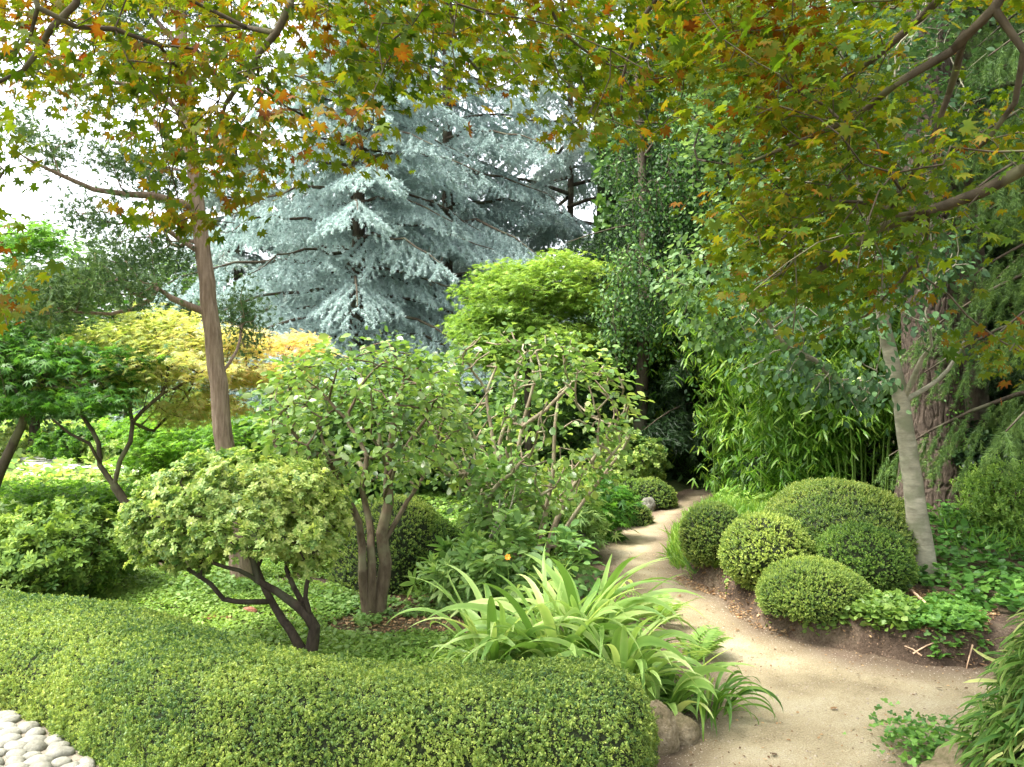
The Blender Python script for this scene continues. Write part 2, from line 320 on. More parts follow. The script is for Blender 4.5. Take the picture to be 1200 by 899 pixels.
def hgt(x, y):
    x = np.asarray(x, float); y = np.asarray(y, float); p3 = np.stack([x, y, x*0], -1)
    sd = sdf(x, y)+.045*noise(p3, 2.6)+.022*noise(p3, 11)+.01*noise(p3, 25)
    rt = x > np.interp(y, _cy, _cx)
    isl = rt & (y < 4.1)
    nearr = rt & (y > 4.1)
    w_ = np.where(nearr & (y < 7), .10, .35)
    hb = np.where(nearr, np.where(y < 7.5, .19, .12), .06)
    front = (~rt) & (y < 4.4-.25*np.abs(x+2.8)) & (x < .6)
    hb = np.where(front, 0.0, hb)
    z = -.02+sm(sd/w_)*(hb+.02)
    z = z + np.where(nearr, .30*sm((sd-.4)/3)*sm((y-5.5)/2), 0)
    z = z + np.where(~rt, .10*sm((sd-.5)/3)*sm((y-4.8)/2), 0)
    z = z + sm(sd/.2)*np.where(front, 0, 1)*(.02*noise(p3, 1.7)+.008*noise(p3, 8))
    far = sm((y-14)/20)
    return z*(1-far)+far*(.3+.25*noise(p3, .1))
def hz(x, y): return float(hgt(np.array([x]), np.array([y]))[0])
def G(px, py, dz=0):
    Y = np.linspace(2, 40, 4000); x = (px-600)/FPX*Y; z = H-(py-449.5)/FPX*Y
    h = hgt(x, Y); k = np.argmax(z <= h)
    return np.array([x[k], Y[k], h[k]+dz])
xs = np.concatenate([np.linspace(-300, -60, 12)[:-1], np.linspace(-60, -8, 50)[:-1], np.linspace(-8, 6, 330)[:-1], np.linspace(6, 60, 50)[:-1], np.linspace(60, 300, 12)])
ys = np.concatenate([np.linspace(-60, 1, 14)[:-1], np.linspace(1, 12, 330)[:-1], np.linspace(12, 60, 100)[:-1], np.linspace(60, 600, 20)])
X, Yg = np.meshgrid(xs, ys)
Z = hgt(X, Yg); g = M(); gg = np.stack([X, Yg, Z], -1)
# greenness of the soil: mossy slope on the left lawn and the far garden
tg = np.clip(.42+.5*noise(gg, .8)+.3*sm((Yg-6)/4)-.75*((X > np.interp(Yg, _cy, _cx)) & (Yg < 7.2)), 0, 1)
g.grid(gg, tg.ravel(), flip=False)
tag(g.build('ground', m_soil), kind='structure')
def sheet(x0, x1, y0, y1, st, fn, zf, tf, name, m):
    X, Y = np.meshgrid(np.arange(x0, x1, st), np.arange(y0, y1, st)); d = fn(X, Y); Z = zf(X, Y)
    i = np.arange(X.size).reshape(X.shape); F = np.stack([i[:-1, :-1], i[:-1, 1:], i[1:, 1:], i[1:, :-1]], -1).reshape(-1, 4)
    F = F[(d.ravel()[F] < 0).all(1)]; u, inv = np.unique(F, return_inverse=True)
    g = M(); V = np.stack([X, Y, Z], -1).reshape(-1, 3)[u]; g.add(V, [inv.reshape(-1, 4)], tf(X, Y).ravel()[u])
    return tag(g.build(name, m), kind='structure')
def pz(X, Y): p = np.stack([X, Y, X*0], -1); return .006*noise(p, 1.6)+.003*noise(p, 9)+.035*sm((sdf(X, Y)+.16)/.35)*(X > np.interp(Y, _cy, _cx))
sheet(.2, 6.2, 1.8, 14.6, .04, lambda a, b: sdf(a, b)-.16, pz, lambda a, b: np.clip(1.05+sdf(a, b)*3.6, 0, 1)*.95, 'sand_path', m_sand)
def gravel(pxpoly, name):
    pts = np.array([G(*q)[:2] for q in pxpoly]); x0, y0 = pts.min(0); x1, y1 = pts.max(0)
    return sheet(x0, x1, y0, y1, .12, lambda a, b: sdf(a, b, pts)+.15*noise(np.stack([a, b, a*0], -1), 1), lambda a, b: hgt(a, b)+.012, lambda a, b: a*0, name, m_gravel)
gravel([(15, 560), (20, 541), (45, 531), (90, 533), (88, 548), (60, 562)], 'gravel_path')
gravel([(95, 548), (120, 545), (182, 551), (190, 560), (140, 558)], 'gravel_path')
gravel([(60, 595), (150, 586), (240, 590), (180, 610), (90, 612)], 'gravel_path')

# ------------------------------------------------------------------ skeletons of branches
def catmull(pts, step):
    pts = np.array(pts, float)
    if len(pts) == 2: pts = np.array([pts[0], pts.mean(0), pts[1]])
    P_ = np.vstack([2*pts[0]-pts[1], pts, 2*pts[-1]-pts[-2]]); out = []
    for i in range(1, len(P_)-2):
        p0, p1, p2, p3 = P_[i-1:i+3]; n = max(1, int(np.linalg.norm(p2-p1)/step))
        for k in range(n):
            t = k/n; out.append(.5*((2*p1)+(-p0+p2)*t+(2*p0-5*p1+4*p2-p3)*t*t+(-p0+3*p1-3*p2+p3)*t**3))
    out.append(pts[-1]); return np.array(out)
class Sk:
    def __init__(s, step=.12): s.p=[]; s.par=[]; s.fix=[]; s.plen=[]; s.step=step; s.term=[]
    def node(s, p, par, fix=np.nan):
        s.p.append(np.array(p, float)); s.par.append(par); s.fix.append(fix); s.plen.append(0 if par < 0 else s.plen[par]+np.linalg.norm(np.array(p)-s.p[par])); return len(s.p)-1
    def poly(s, pts, r0, r1, root=False):
        c = catmull(pts, s.step); n = len(c)
        j = -1; k0 = 0
        if s.p and not root:
            d = np.linalg.norm(np.array(s.p)-c[0], axis=1); j = int(d.argmin()); 
        for k in range(n):
            r = r0+(r1-r0)*k/(n-1); jit = 0 if k in (0, n-1) else R_.randn(3)*min(r*.10, .003)
            j = s.node(c[k]+jit, j, r)
        return s
    def grow(s, A, wt=.25, wig=.12, up=0.0):
        A = np.array(A); p = np.array(s.p); d0 = np.array([np.linalg.norm(p-a, axis=1).min() for a in A]); 
        for a in A[np.argsort(d0)]:
            p = np.array(s.p); d = np.linalg.norm(p-a, axis=1); cost = d+wt*np.array(s.plen); j = int(cost.argmin()); L = d[j]
            if L < .02: continue
            n = max(1, int(round(L/s.step))); q = s.p[j]; v = (a-q)
            pd = nrm(q-s.p[s.par[j]]) if s.par[j] >= 0 else np.array([0, 0, 1.])
            pd = nrm(pd+np.array([0, 0, up])); c1 = q+pd*L*.33; off = R_.randn(3)*wig*L
            for k in range(1, n+1):
                t = k/n; b = (1-t)**2*q+2*t*(1-t)*(c1*.5+(q+v*.5)*.5+off)+t*t*a; j = s.node(b+R_.randn(3)*(s.step*.06 if k < n else 0), j)
            s.term.append(j)
        return s
    def radii(s, tip=.004, e=.45, cap=1):
        n = len(s.p); cnt = np.zeros(n); ch = np.zeros(n)
        for i in range(n-1, -1, -1):
            if cnt[i] == 0: cnt[i] = 1
            if s.par[i] >= 0: cnt[s.par[i]] += cnt[i]
        # interior counts include children only
        r = tip*cnt**e; fx = np.array(s.fix); r = np.where(np.isnan(fx), r, fx)
        for i in range(n):
            if s.par[i] >= 0 and np.isnan(fx[i]): r[i] = min(r[i], r[s.par[i]]*.85 if np.isnan(fx[s.par[i]]) is False else r[s.par[i]]*.97)
        s.r = np.maximum(r, tip*.7); s.cnt = cnt; return s
    def mesh(s, m, tint=.5, mat=0, minr=0, sides=None):
        p = np.array(s.p); par = np.array(s.par); n = len(p); r = s.r
        t = np.zeros((n, 3)); has = par >= 0; t[has] = p[has]-p[par[has]]
        # main child: thickest
        main = np.full(n, -1)
        for i in range(n):
            q = par[i]
            if q >= 0 and (main[q] < 0 or r[i] > r[main[q]]): main[q] = i
        t = nrm(t); 
        mc = main >= 0; t2 = t.copy(); t2[mc] = nrm(p[main[mc]]-p[mc]); tt = nrm(t+t2)
        rootm = par < 0; tt[rootm] = t2[rootm]
        ids = np.where(has)[0]
        for lo, hi, k in ((0, .008, 4), (.008, .03, 7), (.03, 9, 14)):
            sel = ids[(r[ids] >= lo) & (r[ids] < hi)]
            if not len(sel): continue
            q = par[sel]; ism = main[q] == sel
            ra = np.where(ism, r[q], np.minimum(r[sel]*1.25, r[q])); ta = np.where(ism[:, None], tt[q], nrm(p[sel]-p[q])); tb = tt[sel]
            rings = []
            for pp, tv, rr in ((p[q], ta, ra), (p[sel], tb, r[sel])):
                ref = np.array([.35, .9, .12]); u = nrm(np.cross(tv, ref)); v = np.cross(tv, u)
                an = np.arange(k)/k*2*PI
                rings.append(pp[:, None]+rr[:, None, None]*(np.cos(an)[None, :, None]*u[:, None]+np.sin(an)[None, :, None]*v[:, None]))
            V = np.concatenate(rings, 1); i = np.arange(k); F = np.stack([i, (i+1) % k, (i+1) % k+k, i+k], -1)
            m.add(V.reshape(-1, 3), [(F[None]+(np.arange(len(sel))*2*k)[:, None, None]).reshape(-1, 4)], tint, mat)
        return m
    def twigs(s, rmax):
        i = np.where((s.r < rmax) & (np.array(s.par) >= 0))[0]; return i

def ell(px, py, Y, rx, ry, rd):
    """ellipsoid given at a pixel, distance, pixel radii and a depth radius in metres"""
    return (P(px, py, Y), np.array([rx/FPX*Y, rd, ry/FPX*Y]))
def in_ells(E, n, shell=0.0, zmin=None):
    vol = np.array([np.prod(e[1])**.75 for e in E]); k = R_.multinomial(n, vol/vol.sum()); out = []
    for (c, r), q in zip(E, k):
        d = nrm(R_.randn(q, 3)); rr = (shell+(1-shell)*R_.rand(q)**.5)[:, None]; out.append(c+d*rr*r)
    o = np.concatenate(out)
    if zmin is not None: o = o[o[:, 2] > zmin]
    return o
def leaves(m, sk, n, T, size, mode='flat', spread=.08, rmax=.01, tint=(.5, .2), nf=.8, droop=.2, centre=None, tilt=.45, mat=0, grad=None, tips=0.6):
    tw = sk.twigs(rmax); tm = np.array(sk.term) if len(sk.term) else tw
    pick = np.where(R_.rand(n) < tips, tm[R_.randint(len(tm), size=n)], tw[R_.randint(len(tw), size=n)])
    p = np.array(sk.p); pos = p[pick]+R_.randn(n, 3)*np.array(spread)
    c = p.mean(0) if centre is None else centre
    out = pos-c; out[:, 2] *= .4; out = nrm(out)
    if mode == 'flat':
        d = nrm(out*.7+R_.randn(n, 3)*[.7, .7, .25]+[0, 0, -droop]); nv = nrm(np.array([0, 0, 1.])+R_.randn(n, 3)*tilt)
    elif mode == 'hang':
        d = nrm(R_.randn(n, 3)*.45+[0, 0, -1]); nv = nrm(R_.randn(n, 3)+out*.7)
    elif mode == 'up':
        d = nrm(R_.randn(n, 3)*.5+out*.5+[0, 0, .8]); nv = nrm(R_.randn(n, 3))
    elif mode == 'out':
        d = nrm(out+R_.randn(n, 3)*.6+[0, 0, -droop]); nv = nrm(np.array([0, 0, .7])+R_.randn(n, 3)*tilt+out*.3)
    else:
        d = nrm(R_.randn(n, 3)); nv = nrm(R_.randn(n, 3)+[0, 0, .5])
    t = tint[0]+tint[1]*R_.randn(n)*.7+tint[1]*noise(pos, nf)*.8
    if grad is not None: t = t+grad(pos)
    m.inst(T, pos, d, nv, size*(.7+.55*R_.rand(n)), t, mat)
    return pos
def tree(name, label, cat, sk, specs, bark, lm, tip=.004, e=.45, group=None, trunkname='trunk', crownname='crown'):
    sk.radii(tip, e); root = empty(name, sk.p[0]); tag(root, label, cat, group)
    m = M(); sk.mesh(m); m.build(trunkname, bark, root)
    m = M()
    for sp in specs: leaves(m, sk, **sp)
    m.build(crownname, lm, root); return root

# ------------------------------------------------------------------ surface-covered plants (clipped box)
def tri_sample(V, F, n):
    a, b, c, d = (V[F[:, i]] for i in range(4)); nn = np.cross(c-a, d-b); ar = np.linalg.norm(nn, axis=1); k = R_.choice(len(F), n, p=ar/ar.sum())
    u, v = R_.rand(n, 1), R_.rand(n, 1)
    pos = (1-u)*(1-v)*a[k]+u*(1-v)*b[k]+u*v*c[k]+(1-u)*v*d[k]; return pos, nrm(nn[k])
def cover(name, Gd, closeu, n, size, mat_, core, label=None, cat=None, group=None, T=None, tint=(.45, .16), rnd=.45, up=.25, thick=.03, topb=.0, flip=False, holes=0.0, kind=None):
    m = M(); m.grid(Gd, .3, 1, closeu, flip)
    a, b = Gd.shape[:2]; i = np.arange(a*b).reshape(a, b)
    if closeu: i = np.concatenate([i, i[:, :1]], 1)
    F = np.stack([i[:-1, :-1], i[:-1, 1:], i[1:, 1:], i[1:, :-1]], -1).reshape(-1, 4)
    if flip: F = F[:, ::-1]
    V = Gd.reshape(-1, 3); pos, nv = tri_sample(V, F, n)
    if holes > 0:
        k = noise(pos, 9, 2)+noise(pos, 21, 4)*.6+R_.randn(n)*.3 > -holes; pos, nv = pos[k], nv[k]; n = len(pos)
    d = nrm(nv+R_.randn(n, 3)*rnd+[0, 0, up]); t = tint[0]+tint[1]*R_.randn(n)*.6+tint[1]*noise(pos, 2.2)*.8+tint[1]*.5*noise(pos, 9)+topb*nv[:, 2]
    off = thick*(R_.rand(n)*1.4-.9+.35*noise(pos, 12))
    Ts = T or SPRIG; h = n//len(Ts)
    for q, TT in enumerate(Ts):
        s_ = slice(q*h, (q+1)*h); m.inst(TT, pos[s_]+nv[s_]*off[s_, None], d[s_], nrm(R_.randn(h, 3)), size*(.7+.6*R_.rand(h)), t[s_], 0)
    c = V.mean(0); c = np.array([c[0], c[1], V[:, 2].min()])
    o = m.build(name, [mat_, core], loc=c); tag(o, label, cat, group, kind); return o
def dome(c, rx, ry, rz, zlow=-.35, pw=1.0, na=48, nb=24, bump=.055, seed=0, tilt=0):
    th = np.linspace(math.asin(max(-1, zlow)), PI/2, nb)[::-1]; ph = np.linspace(0, 2*PI, na, endpoint=False)
    T, Ph = np.meshgrid(th, ph, indexing='ij'); d = np.stack([np.cos(T)*np.cos(Ph), np.cos(T)*np.sin(Ph), np.sin(T)], -1)
    r = 1+bump*noise(d*1.0, 2.2, seed)+bump*.4*noise(d, 6, seed); g = d*r[..., None]*np.array([rx, ry, rz])
    g[..., 2] = np.maximum(g[..., 2], zlow*rz)
    return g+np.array(c)
def ball(px, pyc, pyb, wpx, hpx, label, m=m_box, depth=None, n=None, group='clipped box balls beside the sand path', name='clipped_box_ball', size=.034, zl=-.75, Yb=None, **k):
    b = G((px), pyb) if Yb is None else np.array([P(px, pyb, Yb)[0], Yb, 0]); Y = b[1]
    rx = wpx/FPX*Y/2; rz = hpx/FPX*Y/2; ry = depth or rx; Y += ry*.6
    x = (px-600)/FPX*Y; zc = H-(pyc-449.5)/FPX*Y
    gz = hz(x, Y); rz = rx*hpx/wpx
    zlow = max(-.97, (gz-.02-zc)/rz) if (zc-gz) < rz else -.97
    gr = dome((x, Y, zc), rx*.96, ry*.96, rz*.96, zlow, seed=px*.01)
    area = 4*PI*((rx*ry)**.8+2*(rx*rz)**.8)/3
    nn = n or int(area*3.8/(size*size))
    return cover(name, gr, True, nn, size, m, m_darkcore, label, 'clipped shrub', group, flip=True, **k)
# ------------------------------------------------------------------ foreground hedge
hc = np.array([(-5.2, 4.5), (-4.2, 4.70), (-3.4, 4.70), (-2.75, 4.54), (-2.15, 4.22), (-1.62, 3.80), (-1.1, 3.42), (-.45, 3.25), (.1, 3.24), (.36, 3.24)])
cc = catmull(np.c_[hc, np.zeros(len(hc))], .05)[:, :2]
def hedge_grid():
    n = len(cc); tan = nrm(np.gradient(cc, axis=0)); nor = np.stack([tan[:, 1], -tan[:, 0]], -1); ks = 26; out = []
    ext = 10
    for i in range(n+ext):
        if i < n: c = cc[i]; s = 1; t = tan[i]; no = nor[i]
        else:
            q = (i-n+1)/ext; s = math.sqrt(max(0, 1-q*q)); c = cc[-1]+tan[-1]*.19*q; no = nor[-1]
            if q == 1: s = .02
        hw, hh = .345*(1 if i < n else s), .40*(1 if i < n else s**.35 if s > .05 else .5)
        ring = []
        for k in range(ks+1):
            a = PI*k/ks; ca, sa = math.cos(a), math.sin(a)
            x = hw*np.sign(ca)*abs(ca)**.62; z = hh*sa**.50 if sa > 1e-6 else 0
            p = np.array([c[0]-no[0]*x*-1, c[1]-no[1]*x*-1, z]); ring.append(p)
        out.append(ring)
    g = np.array(out); g[..., 2] *= (.92+.27*sm((g[..., 0]+3.2)/2.2)); nn = noise(g, 1.5)*.026+noise(g, 5)*.016
    g[..., 2] += nn*np.minimum(1, g[..., 2]/.1); g[..., 0] += .6*nn; g[..., 1] += .6*noise(g+9, 2.4)*.02
    return g
hg = hedge_grid()
cover('box_hedge', hg, False, 155000, .0245, m_box, m_darkcore, 'long low clipped box hedge curving across the foreground beside the cobbles', 'hedge', tint=(.45, .20), thick=.032, up=.45, rnd=.6, flip=False)
# cobbles in mortar
def cobbles():
    m = M(); m2 = M(); pts = []
    st = .088
    for i, y in enumerate(np.arange(2.2, 4.6, st*.8)):
        for x in np.arange(-5, -1.2, st*1.12):
            q = np.array([x+(.5*st if i % 2 else 0)+R_.uniform(-.018, .018), y+R_.uniform(-.012, .012)])
            pts.append(q)
    pts = np.array(pts); 
    d = np.linalg.norm(pts[:, None]-cc[None], axis=2).min(1); k = d > .385
    cy_ = np.interp(pts[:, 0], cc[:, 0], cc[:, 1]); k &= pts[:, 1] < cy_-.3
    k &= (pts[:, 0]+1.60 < (pts[:, 1]-3.45)*-.9)
    for q in pts[k]:
        a = R_.normal(.5, .5); rx, ry, rz = R_.uniform(.036, .074), R_.uniform(.03, .05), R_.uniform(.018, .034)
        d_ = dome((0, 0, 0), rx, ry, rz, -.2, na=18, nb=8, bump=.06, seed=R_.rand()*50)
        c_, s_ = math.cos(a), math.sin(a); g_ = d_.copy(); g_[..., 0] = d_[..., 0]*c_-d_[..., 1]*s_; g_[..., 1] = d_[..., 0]*s_+d_[..., 1]*c_
        m.grid(g_+[q[0], q[1], .012], R_.rand(), 0, True, True)
    yy = np.linspace(1.6, 4.6, 40); L = np.stack([np.full(40, -5.2), yy, np.full(40, .008)], -1); Rr = np.stack([np.minimum(-1.60-(yy-3.45)*.9, -1.3), yy, np.full(40, .008)], -1)
    keep = np.stack([L, Rr], 1); m.grid(keep, .5, 1)
    tag(m.build('cobble_paving', [m_cob, m_mortar]), kind='structure')
cobbles()

# ------------------------------------------------------------------ clipped balls of the right bed
ball(952, 701, 742, 127, 90, 'low rounded box dome at the path edge in front of the other balls', m_box, size=.026, holes=1.6)
ball(1010, 657, 697, 112, 80, 'bright green box ball between the front dome and the pale trunk', m_boxd, size=.034)
ball(898, 648, 690, 104, 92, 'round box ball with light green tips left of the front dome', m_box, size=.034, tint=(.5, .17))
ball(837, 628, 668, 76, 76, 'leftmost round box ball where the grass meets the path', m_boxy, size=.034)
ball(982, 628, 668, 180, 138, 'largest box dome with bronze patches behind the balls', m_boxy, depth=.85, size=.034)
# far clipped shrubs by the path bend
def mound(px, pyt, pyb, wpx, label, m, Yb=None, size=.04, n=None, depth=None, name='clipped_mound', group=None, T=None, cat='clipped shrub', **k):
    b = G(px, pyb); Y = b[1]; rx = wpx/FPX*Y/2; ry = depth or rx*.8; Yc = Y+ry*.7; x = (px-600)/FPX*Yc; gz = hz(x, Yc)
    zt = H-(pyt-449.5)/FPX*(Yc-ry*.1); rz = max(.1, zt-gz)
    gr = dome((x, Yc, gz), rx*.96, ry*.96, rz*.97, -.05, seed=px*.013)
    area = 2*PI*((rx*ry)**.8+2*(rx*rz)**.8)/3
    return cover(name, gr, True, n or int(area*3.4/(size*size)), size, m, m_darkcore, label, cat, group, flip=True, T=T, **k)
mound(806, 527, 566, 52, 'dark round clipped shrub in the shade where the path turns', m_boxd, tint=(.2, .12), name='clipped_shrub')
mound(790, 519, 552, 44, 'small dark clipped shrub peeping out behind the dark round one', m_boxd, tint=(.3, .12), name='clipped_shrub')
mound(760, 562, 594, 66, 'low clipped mound on the outside of the path bend', m_box, name='clipped_shrub')
mound(732, 584, 618, 62, 'low azalea mound just before the path bend', m_boxy, name='clipped_shrub', holes=1)
mound(722, 560, 592, 80, 'loose low shrub behind the path edge mounds', m_boxd, name='clipped_shrub', holes=1, T=[SPRIG_L], size=.06)
mound(462, 585, 690, 165, 'wide clipped box mound behind the multi-stemmed trunk', m_box, name='clipped_shrub', size=.036, depth=.7)
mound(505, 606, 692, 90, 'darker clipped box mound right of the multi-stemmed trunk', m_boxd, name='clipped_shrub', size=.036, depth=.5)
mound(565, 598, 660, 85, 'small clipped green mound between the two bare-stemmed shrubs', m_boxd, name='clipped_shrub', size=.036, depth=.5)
mound(640, 600, 655, 70, 'low green shrub behind the thin grey stem', m_boxd, name='low_shrub', size=.05, T=[SPRIG_L], cat='shrub')

# ------------------------------------------------------------------ trees of the middle ground
def S(px, py, Y): return P(px, py, Y)
# twisted rhododendron
b = G(364, 768); Y0 = b[1]
sk = Sk(.07)
sk.poly([b, S(368, 735, Y0), S(352, 712, Y0-.02), S(325, 694, Y0-.06), S(302, 680, Y0-.1), S(296, 655, Y0-.12), S(280, 635, Y0-.15)], .040, .014, True)
sk.poly([b+[-.04, .02, 0], S(340, 738, Y0+.05), S(322, 712, Y0+.1), S(311, 690, Y0+.12), S(302, 665, Y0+.15), S(312, 640, Y0+.2), S(300, 620, Y0+.2)], .032, .013, True)
sk.poly([S(318, 705, Y0+.1), S(292, 706, Y0), S(262, 702, Y0-.05), S(247, 684, Y0-.08), S(222, 668, Y0-.1), S(205, 645, Y0-.15)], .018, .010)
sk.poly([S(362, 720, Y0), S(345, 690, Y0+.05), S(336, 668, Y0+.1), S(338, 645, Y0+.15), S(325, 625, Y0+.15)], .020, .010)
sk.poly([S(366, 728, Y0), S(358, 700, Y0-.05), S(362, 672, Y0-.1), S(368, 645, Y0-.15), S(378, 620, Y0-.15)], .016, .009)
sk.poly([S(300, 680, Y0-.1), S(280, 668, Y0-.2), S(250, 660, Y0-.25), S(225, 630, Y0-.3)], .014, .008)
c, r = ell(282, 618, Y0, 120, 82, .55)
d = nrm(R_.randn(900, 3)); d = d[d[:, 2] > -.05][:460]; A = c+d*r*(.86+.16*R_.rand(len(d), 1))*(1+.10*noise(d, 3))[:, None]
A = np.vstack([A, in_ells([ell(215, 638, Y0-.1, 55, 28, .3), ell(366, 625, Y0, 38, 40, .3)], 90, .7)])
sk.grow(A, .3, .14)
tree('twisted_azalea', 'small domed azalea with twisted dark stems rising behind the box hedge', 'small tree', sk,
     [dict(n=7000, T=ROS_F, size=.033, mode='up', spread=.028, rmax=.009, tint=(.5, .22), nf=1.6, tips=.8)], b_dark, m_rhodo, .0036, .46)
# camellia with three thick stems
b = G(438, 720); Y0 = b[1]
sk = Sk(.09)
sk.poly([b+[.03, 0, -.03], b+[.045, 0, .12], S(452, 660, Y0), S(448, 625, Y0), S(455, 590, Y0+.02), S(455, 545, Y0), S(461, 500, Y0-.05), S(466, 465, Y0-.1)], .050, .020, True)
sk.poly([b+[-.03, -.03, -.03], b+[-.05, -.03, .12], S(424, 670, Y0-.08), S(424, 640, Y0-.05), S(420, 612, Y0-.07), S(410, 586, Y0-.1), S(394, 556, Y0-.15), S(380, 530, Y0-.2)], .038, .014, True)
sk.poly([b+[-.01, -.02, 0], S(435, 660, Y0-.05), S(433, 610, Y0+.1), S(424, 572, Y0+.15), S(430, 535, Y0+.2), S(410, 500, Y0+.3)], .036, .013, True)
sk.poly([S(448, 640, Y0), S(470, 600, Y0+.1), S(495, 560, Y0+.15), S(512, 520, Y0+.2)], .020, .010)
sk.poly([S(455, 560, Y0), S(478, 520, Y0-.2), S(500, 490, Y0-.3)], .018, .009)
A = in_ells([ell(430, 487, Y0, 118, 86, .85)], 300, .72); A = A[A[:, 2] > P(0, 590, Y0)[2]]
sk.grow(A, .35, .10)
tree('camellia_tree', 'bushy camellia on a cluster of thick brown stems with glossy leaves', 'small tree', sk,
     [dict(n=3300, T=t_oval(.66, .09, .05), size=.060, mode='flat', spread=.055, rmax=.008, tint=(.5, .2), tilt=.55, tips=.85, droop=.4)], b_umber, m_camel, .0048, .46)
# second, open camellia with pale stems
b = G(606, 668); Y0 = b[1]
sk = Sk(.10)
stems = [[(600, 668), (596, 610), (592, 560), (585, 520), (600, 480), (605, 440)], [(590, 668), (575, 600), (545, 555), (520, 530), (505, 490)],
         [(615, 668), (612, 600), (605, 550), (612, 500), (625, 450), (622, 420)], [(640, 665), (652, 610), (672, 570), (690, 545), (712, 515), (725, 490)],
         [(632, 667), (640, 600), (648, 550), (650, 500), (655, 460)], [(575, 668), (572, 600), (582, 550), (575, 500), (570, 460), (582, 430)],
         [(650, 640), (675, 600), (705, 560), (728, 530)], [(590, 560), (560, 520), (540, 480), (530, 460)], [(612, 500), (640, 480), (670, 450), (690, 430)]]
for i, s_ in enumerate(stems):
    dy = [0, -.1, .15, .05, .2, .3, -.15, -.1, .1][i]; sp = [(0, 0), (-.05, 0), (.05, .05), (.2, 0), (.16, .08), (-.15, .05)]
    pts = [S(x, y, Y0+dy*(k/3)) for k, (x, y) in enumerate(s_)]
    if i < 6: pts[0] = np.array([b[0]+sp[i][0], b[1]+sp[i][1], b[2]-.03])
    sk.poly(pts, .030 if i < 6 else .02, .011, i < 6)
A = in_ells([ell(612, 490, Y0, 132, 106, .95)], 360, .72); A = A[A[:, 2] > P(0, 600, Y0)[2]]
sk.grow(A, .35, .10)
tree('pale_stemmed_camellia', 'open camellia with many pale bare branches and scattered round leaves', 'small tree', sk,
     [dict(n=2300, T=t_oval(.66, .09, .05), size=.072, mode='flat', spread=.06, rmax=.009, tint=(.55, .22), tilt=.6, tips=.85, droop=.4)], b_tan, m_camel, .0068, .44)
# fresh green big-leaved shrub in front of it
b = G(600, 668)-[0, .35, 0]; sk = Sk(.08)
for dx in (-.12, 0, .12, .2): sk.poly([b+[dx*.3, 0, -.03], b+[dx, 0, .35], b+[dx*1.6, -.05, .75]], .008, .004, True)
sk.grow(in_ells([ell(597, 560, b[1], 42, 30, .28), ell(590, 610, b[1]+.1, 45, 22, .2)], 70), .3)
tree('hydrangea', 'fresh light green leafy hydrangea in front of the pale-stemmed camellia', 'shrub', sk, [dict(n=620, T=t_oval(.55), size=.10, mode='flat', spread=.05, tint=(.6, .2), tips=.8)], b_tan, m_hyd, .003)

# red-barked juniper
b = G(284, 678); Y0 = b[1]+.0
sk = Sk(.12)
tr = [b, S(276, 620, Y0), S(266, 545, Y0), S(258, 468, Y0), S(249, 390, Y0), S(240, 310, Y0), S(230, 225, Y0), S(222, 150, Y0), S(214, 60, Y0), S(208, -40, Y0), S(205, -140, Y0)]
sk.poly(tr, .082, .034, True)
lim = [([(240, 366), (222, 358), (200, 350), (185, 338), (178, 350), (158, 362), (130, 368), (90, 366)], -.5, .030),
       ([(240, 300), (215, 283), (196, 270), (185, 258), (168, 262), (150, 262)], -.3, .024),
       ([(236, 285), (222, 282), (210, 290), (200, 285), (190, 265), (180, 255)], .1, .018),
       ([(230, 243), (205, 238), (180, 229), (150, 228), (110, 222), (70, 205), (35, 188)], -.9, .036),
       ([(226, 185), (200, 165), (175, 135), (150, 95), (140, 60)], .6, .03), ([(224, 150), (190, 110), (160, 100), (120, 95), (70, 110)], -.6, .026),
       ([(218, 100), (250, 60), (280, 20)], .2, .022), ([(216, 60), (180, 20), (150, -30)], .3, .024), ([(258, 440), (278, 410), (285, 370)], .5, .014)]
for pts, dy, r_ in lim:
    n = len(pts); sk.poly([S(x, y, Y0+dy*k/(n-1)) for k, (x, y) in enumerate(pts)], r_, .010)
E = [ell(105, 335, Y0-.5, 85, 22, .5), ell(165, 300, Y0-.1, 60, 30, .4), ell(120, 258, Y0-.6, 50, 12, .4), ell(35, 165, Y0-.8, 36, 20, .4), ell(120, 182, Y0-.6, 50, 14, .4), ell(90, 100, Y0-.5, 55, 18, .5),
     ell(170, 60, Y0+.3, 60, 22, .5), ell(270, 30, Y0+.2, 40, 20, .5), ell(150, -40, Y0+.2, 110, 60, .7), ell(285, 370, Y0+.5, 18, 45, .3), ell(60, 362, Y0-.5, 50, 18, .4), ell(185, 205, Y0+.1, 35, 18, .3)]
sk.grow(in_ells(E, 420, .2), .3, .12)
tree('juniper_tree', 'tall juniper with straight stringy reddish trunk and layered dark foliage', 'tree', sk,
     [dict(n=2500, T=FROND, size=.06, mode='rand', spread=.07, rmax=.009, tint=(.45, .2), nf=1.5, tips=.65),
      dict(n=14000, T=t_tuft(7, .16, 1.1), size=.042, mode='rand', spread=.08, rmax=.009, tint=(.5, .2), nf=1.5, tips=.7)], b_jun, m_jun, .0035, .45)

